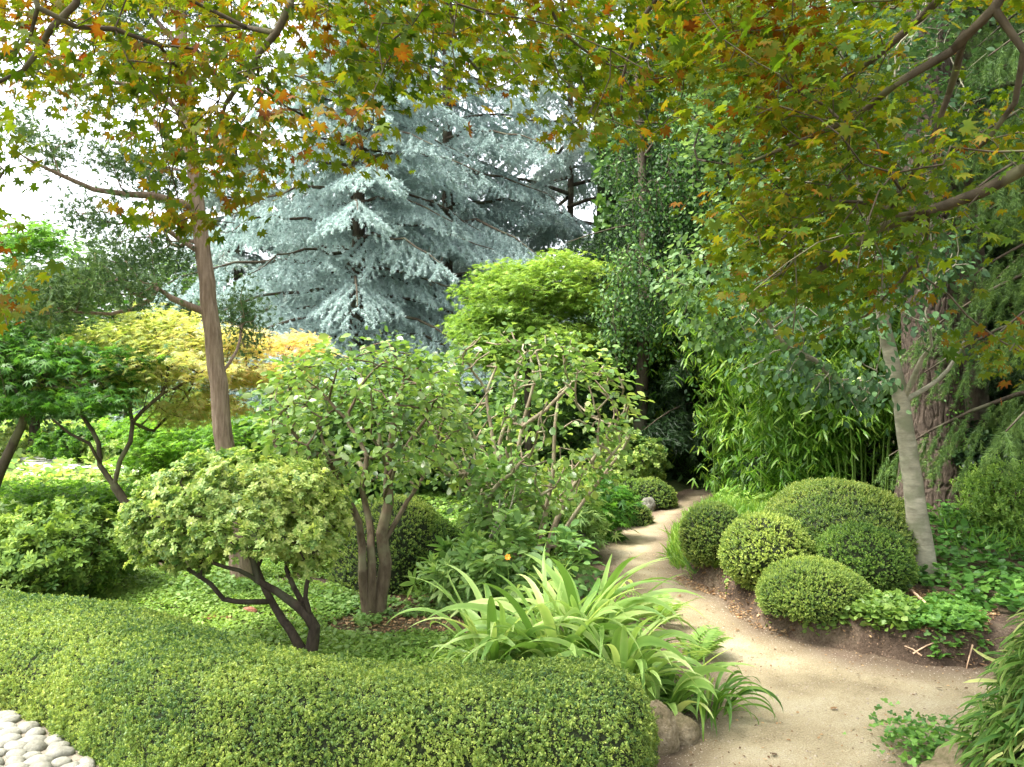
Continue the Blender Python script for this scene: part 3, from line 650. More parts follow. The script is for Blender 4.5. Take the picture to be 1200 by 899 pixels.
# Japanese maples on the left
def maple_tree(name, label, base, stems, E, nA, spec, bark, lm, tip=.0035, step=.12, shell=.1, e=.48):
    sk = Sk(step)
    for i, (pts, r0, r1, root) in enumerate(stems): sk.poly(pts, r0, r1, root)
    A = in_ells(E, nA, shell); sk.grow(A, .3, .12)
    return tree(name, label, 'tree', sk, spec, bark, lm, tip, e)
b = G(178, 642); Y0 = b[1]
maple_tree('yellow_maple', 'forked Japanese maple with yellow-green crown turning orange at its right side', b,
  [([b, S(168, 618, Y0), S(150, 592, Y0), S(133, 568, Y0)], .050, .038, True),
   ([S(133, 568, Y0), S(117, 545, Y0), S(116, 520, Y0+.1), S(100, 492, Y0+.2), S(85, 472, Y0+.3)], .026, .014, False),
   ([S(118, 545, Y0), S(105, 520, Y0-.1), S(82, 508, Y0-.2), S(62, 492, Y0-.3)], .018, .010, False),
   ([S(134, 568, Y0), S(140, 540, Y0), S(153, 518, Y0), S(155, 495, Y0+.1), S(168, 480, Y0+.1), S(190, 462, Y0+.2), S(198, 430, Y0+.3)], .024, .014, False),
   ([S(155, 495, Y0+.1), S(180, 505, Y0+.5), S(188, 497, Y0+.6), S(210, 474, Y0+.8), S(226, 452, Y0+1)], .018, .010, False),
   ([S(190, 462, Y0+.2), S(240, 440, Y0+.9), S(300, 430, Y0+1.4), S(345, 425, Y0+1.6)], .014, .008, False)],
  [ell(150, 400, Y0+.5, 75, 20, .7), ell(210, 430, Y0+.6, 80, 22, .8), ell(300, 408, Y0+1.5, 100, 14, .6), ell(310, 440, Y0+1.4, 60, 18, .6), ell(190, 375, Y0+.9, 40, 14, .6), ell(120, 450, Y0+.5, 55, 18, .6), ell(235, 480, Y0+.9, 50, 22, .6), ell(250, 395, Y0+1, 60, 14, .5), ell(345, 400, Y0+1.6, 30, 8, .3)],
  420, [dict(n=9500, T=PALM, size=.062, mode='flat', spread=(.09, .09, .035), rmax=.008, tint=(.40, .12), tips=.7, tilt=.35, grad=lambda p: .20*sm((p[:, 0]+3.9)/1.6)-.15*sm((-p[:, 0]-4.0)/1.2))], b_map, m_mapley)
b = G(-12, 640); Y0 = b[1]
maple_tree('dark_maple', 'dark green maple leaning in from the left edge over the shrubs', b,
  [([b, S(-8, 575, Y0), S(8, 535, Y0), S(25, 500, Y0), S(38, 462, Y0), S(60, 430, Y0), S(75, 400, Y0+.1)], .060, .02, True),
   ([S(30, 480, Y0), S(10, 440, Y0+.2), S(-20, 400, Y0+.3)], .02, .01, False), ([S(45, 450, Y0), S(85, 455, Y0-.1), S(130, 440, Y0-.1), S(160, 430, Y0)], .02, .009, False),
   ([S(-20, 400, Y0+.3), S(0, 350, Y0+.2), S(15, 310, Y0+.3), S(30, 280, Y0+.3)], .02, .009, False)],
  [ell(80, 425, Y0, 100, 22, .7), ell(30, 470, Y0, 70, 20, .6), ell(120, 465, Y0-.2, 45, 16, .5), ell(10, 395, Y0+.1, 70, 22, .6), ell(20, 345, Y0+.2, 60, 24, .5), ell(30, 285, Y0+.4, 50, 26, .5), ell(90, 335, Y0+.4, 40, 25, .4), ell(-60, 420, Y0, 80, 60, .8)],
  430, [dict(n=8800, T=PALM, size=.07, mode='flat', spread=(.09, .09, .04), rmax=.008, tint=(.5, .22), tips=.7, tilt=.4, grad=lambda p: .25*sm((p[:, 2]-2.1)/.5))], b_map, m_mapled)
b = G(208, 588); Y0 = b[1]
maple_tree('spreading_maple', 'low spreading green maple forking close to the ground behind the forked maple', b,
  [([b, S(214, 572, Y0), S(200, 552, Y0), S(182, 535, Y0), S(168, 520, Y0)], .05, .02, True), ([S(214, 572, Y0), S(225, 552, Y0+.2), S(240, 550, Y0+.3), S(262, 530, Y0+.4)], .035, .015, False)],
  [ell(215, 520, Y0, 65, 18, .8), ell(170, 545, Y0, 35, 12, .6), ell(250, 545, Y0, 45, 18, .7), ell(190, 500, Y0, 50, 14, .7), ell(290, 510, Y0+.4, 45, 25, .6)],
  200, [dict(n=5200, T=PALM, size=.08, mode='flat', spread=(.12, .12, .05), rmax=.01, tint=(.5, .2), tips=.7, tilt=.35)], b_map, m_mapleg, .004)
b = G(146, 640); Y0 = b[1]+.6
sk = Sk(.1); sk.poly([np.array([b[0], Y0, hz(b[0], Y0)]), S(140, 610, Y0), S(128, 598, Y0), S(100, 590, Y0)], .022, .01, True)
sk.grow(in_ells([ell(100, 582, Y0, 95, 14, .6), ell(60, 600, Y0-.2, 60, 14, .5), ell(150, 600, Y0+.2, 40, 12, .5), ell(30, 575, Y0, 50, 12, .5)], 170), .3)
tree('low_green_maple', 'small bright green maple with flat layers below the forked maple', 'small tree', sk, [dict(n=5200, T=PALM, size=.055, mode='flat', spread=(.09, .09, .035), rmax=.008, tint=(.55, .2), tilt=.35)], b_map, m_mapleg, .003)

# loose shrubs: dome cover of rosettes with some stems
def shrub(name, label, px, pyt, pyb, wpx, m_, size, n, T, depth=None, cat='shrub', group=None, nA=90, mode='up', bark=b_dark, tint=(.5, .2), spread=.04, dY=0, shell=.55):
    b = G(px, pyb); Y = b[1]+dY; rx = wpx/FPX*Y/2; ry = depth or rx*.8; x = (px-600)/FPX*Y; gz = hz(x, Y); zt = H-(pyt-449.5)/FPX*Y; hh = zt-gz
    sk = Sk(.1); 
    for k in range(5):
        a = k*1.26+R_.rand(); sk.poly([(x+.05*math.cos(a), Y+.05*math.sin(a), gz-.03), (x+rx*.25*math.cos(a), Y+ry*.25*math.sin(a), gz+hh*.3), (x+rx*.5*math.cos(a), Y+ry*.5*math.sin(a), gz+hh*.55)], .014, .007, True)
    A = in_ells([(np.array([x, Y, gz+hh*.48]), np.array([rx, ry, hh*.5]))], nA, shell)
    sk.grow(A, .3, .1)
    return tree(name, label, cat, sk, [dict(n=n, T=T, size=size, mode=mode, spread=spread, rmax=.02, tint=tint, nf=1.3, tips=.8)], bark, m_, .003, .45, group)
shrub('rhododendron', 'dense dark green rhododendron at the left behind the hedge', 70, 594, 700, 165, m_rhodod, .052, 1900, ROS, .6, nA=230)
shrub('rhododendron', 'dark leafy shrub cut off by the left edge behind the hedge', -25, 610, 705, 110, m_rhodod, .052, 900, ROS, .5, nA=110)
shrub('pale_leaved_plant', 'small plant with pale whitish green leaf rosettes at the left edge', 12, 592, 640, 40, m_hyd, .09, 60, ROS, .2, nA=20, tint=(.95, .1))
for i, (px, pt, pb, wd, tt, lb) in enumerate([(20, 500, 530, 130, .7, 'pale yellow-green azalea mass behind the white gravel'), (150, 512, 540, 120, .45, 'soft green shrub behind the thin gravel strip'),
        (14, 566, 606, 90, .6, 'yellow-green shrub in front of the white gravel patch'), (128, 558, 596, 100, .6, 'light green shrub between the gravel patch and the forked maple'),
        (95, 500, 540, 110, .35, 'grey-green cloud of shrub beyond the gravel')]):
    shrub('azalea', lb, px, pt, pb, wd, m_rhodo if tt > .4 else m_mapleg, .075, 1300, ROS, None, nA=90, tint=(tt, .2), group='azaleas around the gravel at the left')
shrub('azalea', 'rounded pale green azalea beside the path bend', 735, 508, 580, 95, m_rhodo, .065, 1500, ROS, None, nA=140, tint=(.45, .22))
shrub('azalea', 'green azalea in front of the rounded pale one near the path bend', 690, 555, 610, 80, m_rhodod, .06, 900, ROS, None, nA=100, tint=(.6, .22))
for i, (px, pt, pb, wd, lb) in enumerate([(650, 545, 640, 95, 'lobed-leaf plant beside the pale-stemmed camellia'), (700, 560, 635, 80, 'lobed-leaf plant overhanging the left edge of the path'), (668, 590, 650, 70, 'small lobed-leaf plant above the grey boulder')]):
    shrub('leafy_plant', lb, px, pt, pb, wd, m_blue if i != 1 else m_mapled, .09, 700, PALM, None, nA=70, mode='flat', tint=(.5, .22), cat='plant', spread=.06, bark=b_green)
shrub('hellebore', 'bluish green broad-fingered plant right behind the strap leaves', 545, 640, 712, 80, m_blue, .11, 420, t_rosette(t_oval(.3), 6, 15), .3, nA=40, mode='up', cat='plant', bark=b_green)
shrub('hellebore', 'bluish leafy plant around the foot of the thin grey stem', 600, 610, 715, 100, m_blue, .11, 480, t_oval(.42), .35, nA=70, mode='flat', cat='plant', bark=b_green)
shrub('hellebore', 'dark green leafy plant to the right of the thin grey stem', 655, 625, 712, 80, m_hyd, .09, 480, t_oval(.5), .3, nA=60, mode='flat', cat='plant', bark=b_green, tint=(.2, .2))
# thin grey twiggy stem + flower
b = G(572, 700); sk = Sk(.06); sk.poly([b, S(570, 660, b[1]), S(574, 630, b[1]), S(582, 612, b[1]), S(586, 585, b[1])], .012, .006, True); sk.poly([S(574, 632, b[1]), S(596, 600, b[1]), S(604, 570, b[1]+.1)], .008, .004)
sk.term = [len(sk.p)-1]; tree('thin_shrub', 'single thin crooked lichen-grey stem rising behind the strap leaves', 'shrub', sk, [dict(n=30, T=OVAL, size=.05, mode='flat', tint=(.5, .2))], b_pale, m_hyd, .003)
f = S(595, 653, 4.9); root = empty('orange_flower', (f[0], f[1], hz(f[0], f[1]))); tag(root, 'tiny orange flower among the bluish leaves', 'flower')
m = M(); sk = Sk(.1); sk.poly([(f[0]+.02, f[1], hz(f[0], f[1])), f], .003, .002, True); sk.radii(.002); sk.mesh(m); m.build('stem', b_green, root)
m = M(); a = np.arange(7)/7*2*PI; m.inst(t_oval(.7), np.tile(f, (7, 1)), np.stack([np.cos(a), np.sin(a)*.6-.5, np.sin(a)], -1), np.tile([0, -1., .3], (7, 1)), .022, R_.rand(7)); m.build('petals', m_pet, root)

# ------------------------------------------------------------------ strap-leaved clump
def strapm(m, base, n, Lr, wr, seed=0, rad=.10, el=(45, 85), curl=(1.3, 2.6), tint=(.5, .22), stripes=True, az=None):
    a = R_.rand(n)*2*PI if az is None else az[0]+R_.randn(n)*az[1]
    ns = 14
    L = Lr[0]+(Lr[1]-Lr[0])*R_.rand(n); W = wr[0]+(wr[1]-wr[0])*R_.rand(n); e0 = np.radians(el[0]+(el[1]-el[0])*R_.rand(n)); cu = curl[0]+(curl[1]-curl[0])*R_.rand(n)
    p = np.stack([base[0]+rad*np.sqrt(R_.rand(n))*np.cos(a), base[1]+rad*np.sqrt(R_.rand(n))*np.sin(a), np.full(n, base[2])], -1)
    V = np.zeros((n, ns+1, 3, 3)); tw = R_.randn(n)*.35; sidebend = R_.randn(n)*.5; tt = np.zeros((n, ns+1, 3))
    t0 = tint[0]+tint[1]*R_.randn(n)
    for k in range(ns+1):
        t = k/ns; el_ = e0-cu*t**1.6; az_ = a+sidebend*t*t
        d = np.stack([np.cos(el_)*np.cos(az_), np.cos(el_)*np.sin(az_), np.sin(el_)], -1)
        if k: p = p+d*(L/ns)[:, None]
        side = np.stack([-np.sin(az_), np.cos(az_), np.zeros(n)], -1); up = np.cross(side, d)*-1; up = np.cross(d, side)
        c_, s_ = np.cos(tw*(1+t))[:, None], np.sin(tw*(1+t))[:, None]; sd_ = side*c_+up*s_; 
        ww = W*(.5+.5*min(1, t*4))*max(0.02, 1-max(0, (t-.45)/.55)**1.8)/2
        V[:, k, 0] = p-sd_*ww[:, None]+up*(ww*.30)[:, None]; V[:, k, 1] = p; V[:, k, 2] = p+sd_*ww[:, None]+up*(ww*.30)[:, None]
        tt[:, k, 0] = t0+.06; tt[:, k, 1] = t0-.10; tt[:, k, 2] = t0+.06
    i = np.arange((ns+1)*3).reshape(ns+1, 3); F = np.stack([i[:-1, :-1], i[:-1, 1:], i[1:, 1:], i[1:, :-1]], -1).reshape(-1, 4)
    m.add(V.reshape(-1, 3), [(F[None]+(np.arange(n)*(ns+1)*3)[:, None, None]).reshape(-1, 4)], tt.reshape(-1))
for (x, y, n, L, lb) in [(-.10, 4.35, 34, .72, 'left end clump of arching light green strap leaves behind the hedge'), (.24, 4.30, 44, .84, 'middle clump of tall arching strap leaves above the hedge end'),
                         (.42, 4.55, 48, .88, 'back clump of strap leaves reaching towards the path bend'), (.55, 4.08, 46, .68, 'right clump of strap leaves spilling over the path edge'), (.74, 3.98, 28, .50, 'low clump of strap leaves drooping onto the sand')]:
    m = M(); strapm(m, (x, y, hz(x, y)+.0), n, (L*.62, L*1.1), (.030, .058), el=(60, 90), curl=(1.0, 2.3)); strapm(m, (x, y, hz(x, y)), n, (L*.35, L*.75), (.02, .04), tint=(.3, .2))
    tag(m.build('strap_leaf_plant', m_strap, loc=(x, y, hz(x, y))), lb, 'plant', 'strap-leaved clumps beside the path')
m = M(); strapm(m, (.96, 4.0, 0.02), 60, (.22, .42), (.012, .022), curl=(1.8, 3), tint=(.3, .2), rad=.14)
tag(m.build('sedge_clump', m_grass, loc=(.96, 4.0, .02)), 'dark narrow-bladed sedge drooping over the rock at the path edge', 'plant')
# ferns
def fern(x, y, n, L, lb, gr=None):
    m = M(); a = R_.rand(n)*2*PI; z = hz(x, y)
    for k in range(n):
        e0 = R_.uniform(.6, 1.2); c = np.array([x, y, z]); l = L*R_.uniform(.7, 1.1); ns = 16; d0 = None
        for q in range(ns):
            t = q/ns; e = e0-1.5*t*t; d = np.array([math.cos(e)*math.cos(a[k]), math.cos(e)*math.sin(a[k]), math.sin(e)]); c = c+d*l/ns
            s_ = np.array([-math.sin(a[k]), math.cos(a[k]), 0]); ln = .32*l*math.sin(PI*min(1, t*.85+.15))**.8
            m.inst(t_quad(.22), np.array([c, c]), np.array([s_+d*.3, -s_+d*.3]), np.tile(np.cross(d, s_), (2, 1)), ln, .5+R_.randn()*.1)
            m.inst(t_quad(.06), c[None]-d*l/ns, d[None], np.cross(d, s_)[None], l/ns*1.3, .4)
    tag(m.build('fern', m_moss, loc=(x, y, z)), lb, 'fern', gr)
q = G(757, 700); fern(q[0]-.02, q[1]-.75, 9, .38, 'pale fern standing between the strap leaves and the path')
fern(1.08, 4.8, 8, .30, 'small fern fronds leaning out over the sand')
q = G(840, 690); fern(q[0], q[1]+.05, 6, .18, 'tiny fern on the bare soil left of the box balls')
# rocks
def rock(x, y, z, rx, ry, rz, lb, m_=m_rock, seed=1, name='boulder', rot=0):
    g_ = dome((0, 0, 0), rx, ry, rz, -.6, na=64, nb=36, bump=.0); d = nrm(g_/np.array([rx, ry, rz])); 
    n1 = noise(d, 1.0, seed)*.16+noise(d, 2.8, seed)*.08+np.abs(noise(d, 5, seed))*.05+noise(d, 14, seed)*.012; q = np.round(d*1.7+.3)*.0
    g_ = g_*(1+n1[..., None]); c_, s_ = math.cos(rot), math.sin(rot); h_ = g_.copy(); h_[..., 0] = g_[..., 0]*c_-g_[..., 1]*s_; h_[..., 1] = g_[..., 0]*s_+g_[..., 1]*c_
    m = M(); m.grid(h_+[x, y, z], .5, 0, True, True); return tag(m.build(name, m_, loc=(x, y, z)), lb, 'rock')
rock(.66, 3.62, .07, .08, .09, .14, 'upright mossy tan rock at the right end of the hedge', seed=3)
rock(.78, 3.72, .03, .09, .08, .09, 'low tan rock beside the upright one under the sedge', seed=5)
q = G(676, 655); rock(q[0], q[1], .12, .17, .15, .19, 'rounded grey boulder behind the strap leaves at the path', m_rockg, 7)
q = G(763, 597); rock(q[0]-.05, q[1]-.05, .05, .10, .1, .12, 'small grey stone between the low mounds at the path bend', m_rockg, 9)
rock(1.83, 3.22, .04, .20, .16, .16, 'pale yellowish rock under the dwarf bamboo at the corner', seed=11)
q = G(292, 720); rock(q[0], q[1], q[2]+.01, .05, .04, .035, 'small reddish stump in the low green cover', m_brick, 13, 'stump')
q = G(255, 724); rock(q[0], q[1], q[2], .09, .05, .012, 'flat reddish stepping stone in the low green cover', m_brick, 15, 'stepping_stone')
# ------------------------------------------------------------------ pale smooth-barked tree
b = G(1082, 673); Y0 = b[1]
sk = Sk(.1)
sk.poly([b+[0, 0, -.05], b+[-.005, 0, .10], S(1074, 600, Y0), S(1064, 525, Y0), S(1053, 455, Y0), S(1046, 425, Y0), S(1037, 385, Y0), S(1030, 330, Y0), S(1022, 270, Y0)], .085, .035, True)
for k, s_ in ((0, .12), (1, .100), (2, .092), (3, .087)): sk.fix[k] = s_
for pts, dy, r_ in [([(1046, 445), (1020, 456), (995, 458), (972, 440), (955, 422), (925, 408), (905, 385), (885, 352), (868, 336)], -.8, .03), ([(1058, 470), (1070, 445), (1080, 420), (1092, 405)], -.3, .03),
                    ([(1058, 470), (1085, 455), (1110, 435), (1130, 400)], .3, .022), ([(1035, 380), (1050, 340), (1075, 300), (1095, 250)], .2, .025), ([(1030, 330), (990, 300), (950, 280), (910, 270)], -.3, .022),
                    ([(1022, 270), (1000, 200), (990, 120), (985, 40)], 0, .03)]:
    n = len(pts); sk.poly([S(x, y, Y0+dy*k/(n-1)) for k, (x, y) in enumerate(pts)], r_, .010)
E = [ell(940, 430, Y0-.6, 70, 30, .45), ell(1010, 445, Y0-.5, 50, 28, .4), ell(1015, 475, Y0-.5, 25, 18, .2), ell(900, 370, Y0-.6, 60, 35, .5), ell(1000, 380, Y0-.3, 80, 40, .6), ell(1085, 325, Y0-.2, 55, 22, .5),
     ell(960, 300, Y0, 90, 40, .6), ell(1080, 290, Y0, 70, 50, .6), ell(1010, 200, Y0+.1, 110, 60, .7), ell(960, 100, Y0, 100, 70, .8), ell(1040, 20, Y0, 110, 70, .8), ell(1100, 130, Y0+.6, 75, 110, .4), ell(1120, -60, Y0+.6, 80, 90, .4), ell(885, 320, Y0-.6, 35, 25, .3)]
sk.grow(in_ells(E, 560, .15), .3, .1)
tree('smooth_barked_tree', 'slender leaning tree with smooth pale grey trunk beside the box balls', 'tree', sk,
     [dict(n=9000, T=t_oval(.62, .08, .06), size=.060, mode='flat', spread=.075, rmax=.012, tint=(.28, .2), tilt=.6, tips=.7, droop=.5)], b_pale, m_grey, .0035, .45)  # low tint paints the shade of the right side into the leaves
# ------------------------------------------------------------------ big pine trunk with plated bark
q = np.array([P(1094, 600, 7.9)[0], 7.9, 0]); q[2] = hz(q[0], q[1])
nz_, na = 560, 260; zz = np.linspace(-.1, 7.5, nz_); aa = np.arange(na)/na*2*PI; 
Zc, Ac = np.meshgrid(zz, aa, indexing='ij'); rr = .295-.018*Zc+.12*np.exp(-np.maximum(Zc, 0)*3.2)
p3 = np.stack([np.cos(Ac)*.30, np.sin(Ac)*.30, Zc*.34], -1)
from mathutils import noise as mn
vor = np.zeros(Zc.shape); flat = p3.reshape(-1, 3)*15.0+.6*np.stack([noise(p3.reshape(-1, 3), 14, 1), noise(p3.reshape(-1, 3), 14, 2), noise(p3.reshape(-1, 3), 14, 3)], -1)
dd = np.empty(len(flat))
for i, v in enumerate(flat):
    d_ = mn.voronoi(v)[0]; dd[i] = d_[1]-d_[0]
dd = dd.reshape(Zc.shape); plate = sm(dd/.16)
rr = rr+.016*plate-.018+.012*noise(p3, 3)+.004*noise(p3, 30)*plate
cx = q[0]-.012*np.maximum(Zc, 0); gq = np.stack([cx+rr*np.cos(Ac), q[1]+rr*np.sin(Ac), q[2]+Zc], -1)
root = empty('pine_tree', q); tag(root, 'massive pine trunk with deeply plated bark behind the slender pale tree', 'tree')
mt = M(); mt.grid(gq, plate.ravel(), 0, True, True)
sk = Sk(.25); top = np.array([q[0]-.09, q[1], 7.3]); sk.poly([top, top+[0, 0, 2], top+[.1, 0, 4]], .14, .05, True)
for k in range(12):
    a = k*2.4; z0 = 6.4+k*.4 if k > 3 else 7.4+k*.2; sk.poly([(q[0]-.05, q[1], z0), (q[0]+1.2*math.cos(a), q[1]+1.2*math.sin(a), z0+.2), (q[0]+2.6*math.cos(a), q[1]+2.6*math.sin(a), z0-.1)], .05, .015)
sk.grow(in_ells([(np.array([q[0], q[1], 9]), np.array([3.6, 3.6, 2.2]))], 260, .3), .3); sk.radii(.006)
sk.mesh(mt); mt.build('trunk', b_pine, root); m = M(); leaves(m, sk, 5000, NEEDLE, .22, 'rand', .15, .02, (.4, .2)); m.build('crown', m_spru, root)
m = M(); n = 260; a = R_.normal(-1.0, .35, n); z_ = R_.uniform(1.1, 2.4, n)-.6; m.inst(QUAD, np.stack([q[0]+.315*np.cos(a), q[1]+.315*np.sin(a), z_+q[2]], -1), nrm(R_.randn(n, 3)+[0, 0, -.8]), np.stack([np.cos(a), np.sin(a), a*0], -1), .035, .4+.2*R_.randn(n)); 
tag(m.build('ivy', m_ivy, loc=(q[0], q[1]-.3, q[2])), 'ivy creeping up the plated pine trunk', 'climber')

# ------------------------------------------------------------------ overhead maples
def region_pts(poly, n, Y0_, Y1_, dens=None):
    poly = np.array(poly, float); out = []
    x0, y0 = poly.min(0); x1, y1 = poly.max(0)
    while sum(len(o) for o in out) < n:
        x = R_.uniform(x0, x1, 4000); y = R_.uniform(y0, y1, 4000); k = sdf(x, y, poly) < 0; x, y = x[k], y[k]
        Y = (R_.uniform(Y0_**2, Y1_**2, len(x)))**.5
        p = np.stack([(x-600)/FPX*Y, Y, H-(y-449.5)/FPX*Y], -1)
        if dens is not None: p = p[R_.rand(len(p)) < dens(p, x, y)]
        out.append(p)
    return np.concatenate(out)[:n]
sk = Sk(.12); R0 = np.array([4.3, 1.6, 0.15])
sk.poly([R0, R0+[-.05, 0, 1], R0+[-.2, .1, 1.9], R0+[-.5, .2, 2.6]], .12, .07, True)
Rl = [([(1500, 60, 2.5), (1260, 165, 2.6), (1200, 199, 2.8), (1150, 226, 2.9), (1090, 246, 3.0), (1030, 268, 3.2), (985, 298, 3.4), (930, 335, 3.8), (890, 365, 4.0)], .034, .008),
      ([(1500, -200, 2.4), (1240, -90, 2.6), (1165, 10, 2.7), (1115, 60, 2.8), (1050, 98, 2.9), (1010, 132, 3.1), (940, 165, 3.3), (880, 190, 3.6)], .026, .007),
      ([(1130, 40, 2.8), (1112, 110, 3.0), (1090, 170, 3.1), (1062, 215, 3.3), (1040, 250, 3.5)], .016, .006),
      ([(1240, -120, 2.6), (1130, -30, 2.8), (1080, 20, 3.0), (1025, 68, 3.1), (990, 92, 3.3), (930, 108, 3.5), (860, 60, 3.8)], .018, .006),
      ([(1200, 60, 2.7), (1190, 120, 2.8), (1160, 160, 2.9), (1145, 175, 3.0)], .012, .007),
      ([(1090, 246, 3.0), (1085, 280, 3.1), (1055, 330, 3.3), (1015, 370, 3.6)], .010, .006)]
for pts, r0, r1 in Rl: sk.poly([P(*t) for t in pts], r0, r1)
polyR = [(800, -200), (1560, -200), (1560, 240), (1350, 330), (1240, 300), (1150, 300), (1100, 340), (1050, 330), (1010, 375), (960, 402), (900, 385), (852, 335), (870, 300), (850, 280), (870, 230), (860, 170), (880, 110), (820, 60)]
densR = lambda p, x, y: np.clip(.62+.55*noise(p, 1.7, 1), .08, 1)*np.where(y > 345, .6, 1)*np.where((x > 1060) & (y > 0), .16, 1)
A = region_pts(polyR, 640, 2.5, 4.4, densR); A = np.vstack([A, region_pts([(1170, 390), (1200, 390), (1260, 450), (1190, 470), (1160, 455)], 8, 2.7, 3.1)])
sk.grow(A, .25, .12)
mpl = lambda bias: (lambda p: bias*1.0+.16*noise(p, 2.3, 4)+.10*noise(p, 6, 1))
tree('overhanging_maple', 'maple overhanging from the right edge with mossy limbs and olive-yellow leaves', 'tree', sk,
     [dict(n=13000, T=MAPLE, size=.035, mode='flat', spread=(.11, .11, .030), rmax=.009, tint=(.28, .23), tips=.65, tilt=.42, droop=.35, nf=2.5, grad=mpl(.02))], b_map, m_maple, .0022, .42)
sk = Sk(.12); L0 = np.array([-2.3, -1.6, 0])
sk.poly([L0, L0+[.1, .1, 1.2], L0+[.4, .4, 2.2], (-1.1, .2, 3.1), (-.6, 1.4, 3.5), (-.4, 2.4, 3.6), (-.1, 3.3, 3.7)], .14, .03, True)
sk.poly([(-1.1, .2, 3.1), (-1.6, 1.3, 3.4), (-1.9, 2.4, 3.5), (-2.4, 3.5, 3.6)], .05, .02)
sk.poly([(-.6, 1.4, 3.5), (.4, 2.2, 3.6), (1.1, 3.0, 3.6)], .05, .02)
Ll = [([(345, -60, 3.2), (339, 5, 3.1), (325, 38, 3.1), (305, 60, 3.1), (292, 82, 3.1), (264, 122, 3.2), (258, 150, 3.3), (250, 172, 3.4)], .020, .006), ([(300, 66, 3.1), (303, 92, 3.2), (330, 122, 3.3), (355, 135, 3.4)], .009, .005),
      ([(320, 38, 3.1), (290, 32, 3.2), (262, 30, 3.3), (215, 33, 3.4)], .012, .005), ([(100, -60, 2.7), (88, 5, 2.7), (60, 32, 2.7), (45, 60, 2.8), (28, 82, 2.8), (-5, 98, 2.8)], .014, .007),
      ([(520, -60, 3.2), (528, 5, 3.1), (532, 40, 3.1), (548, 68, 3.2), (562, 84, 3.2)], .011, .005), ([(790, -60, 3.3), (768, 0, 3.3), (748, 28, 3.3), (738, 60, 3.4), (730, 90, 3.4), (728, 118, 3.4)], .011, .005),
      ([(500, 10, 3.2), (480, 30, 3.3), (455, 52, 3.4)], .008, .005), ([(620, -60, 3.4), (640, 0, 3.4), (660, 40, 3.5), (700, 70, 3.6)], .010, .005)]
for pts, r0, r1 in Ll: sk.poly([P(*t) for t in pts], r0, r1)
polyL = [(-260, -260), (880, -260), (880, 60), (830, 90), (800, 135), (770, 175), (745, 165), (720, 150), (690, 178), (660, 130), (640, 80), (610, 105), (560, 130), (545, 85), (500, 100), (480, 80), (450, 130), (440, 185), (405, 200), (390, 165), (330, 195), (305, 235), (255, 225), (240, 185), (190, 205), (150, 160), (110, 140), (60, 115), (0, 100), (-60, 140), (-260, 120)]
densL = lambda p, x, y: np.clip(.60+.6*noise(p, 1.5, 2), .05, 1)*np.where(y < -40, .25, 1)
A = region_pts(polyL, 800, 2.6, 4.4, densL)
A = np.vstack([A, region_pts([(-60, 120), (0, 150), (15, 200), (0, 240), (10, 350), (20, 400), (-10, 410), (-60, 300)], 22, 2.3, 2.7), region_pts([(140, 240), (220, 235), (305, 255), (300, 268), (180, 262)], 10, 3.0, 3.6)])
sk.grow(A, .25, .12)
tree('bronze_maple', 'maple canopy overhanging from the top with bronze and yellow-green leaves', 'tree', sk,
     [dict(n=11500, T=MAPLE, size=.038, mode='flat', spread=(.10, .10, .030), rmax=.009, tint=(.35, .26), tips=.7, tilt=.45, droop=.45, nf=2.5, grad=mpl(.03))], b_map, m_maple, .0022, .42)

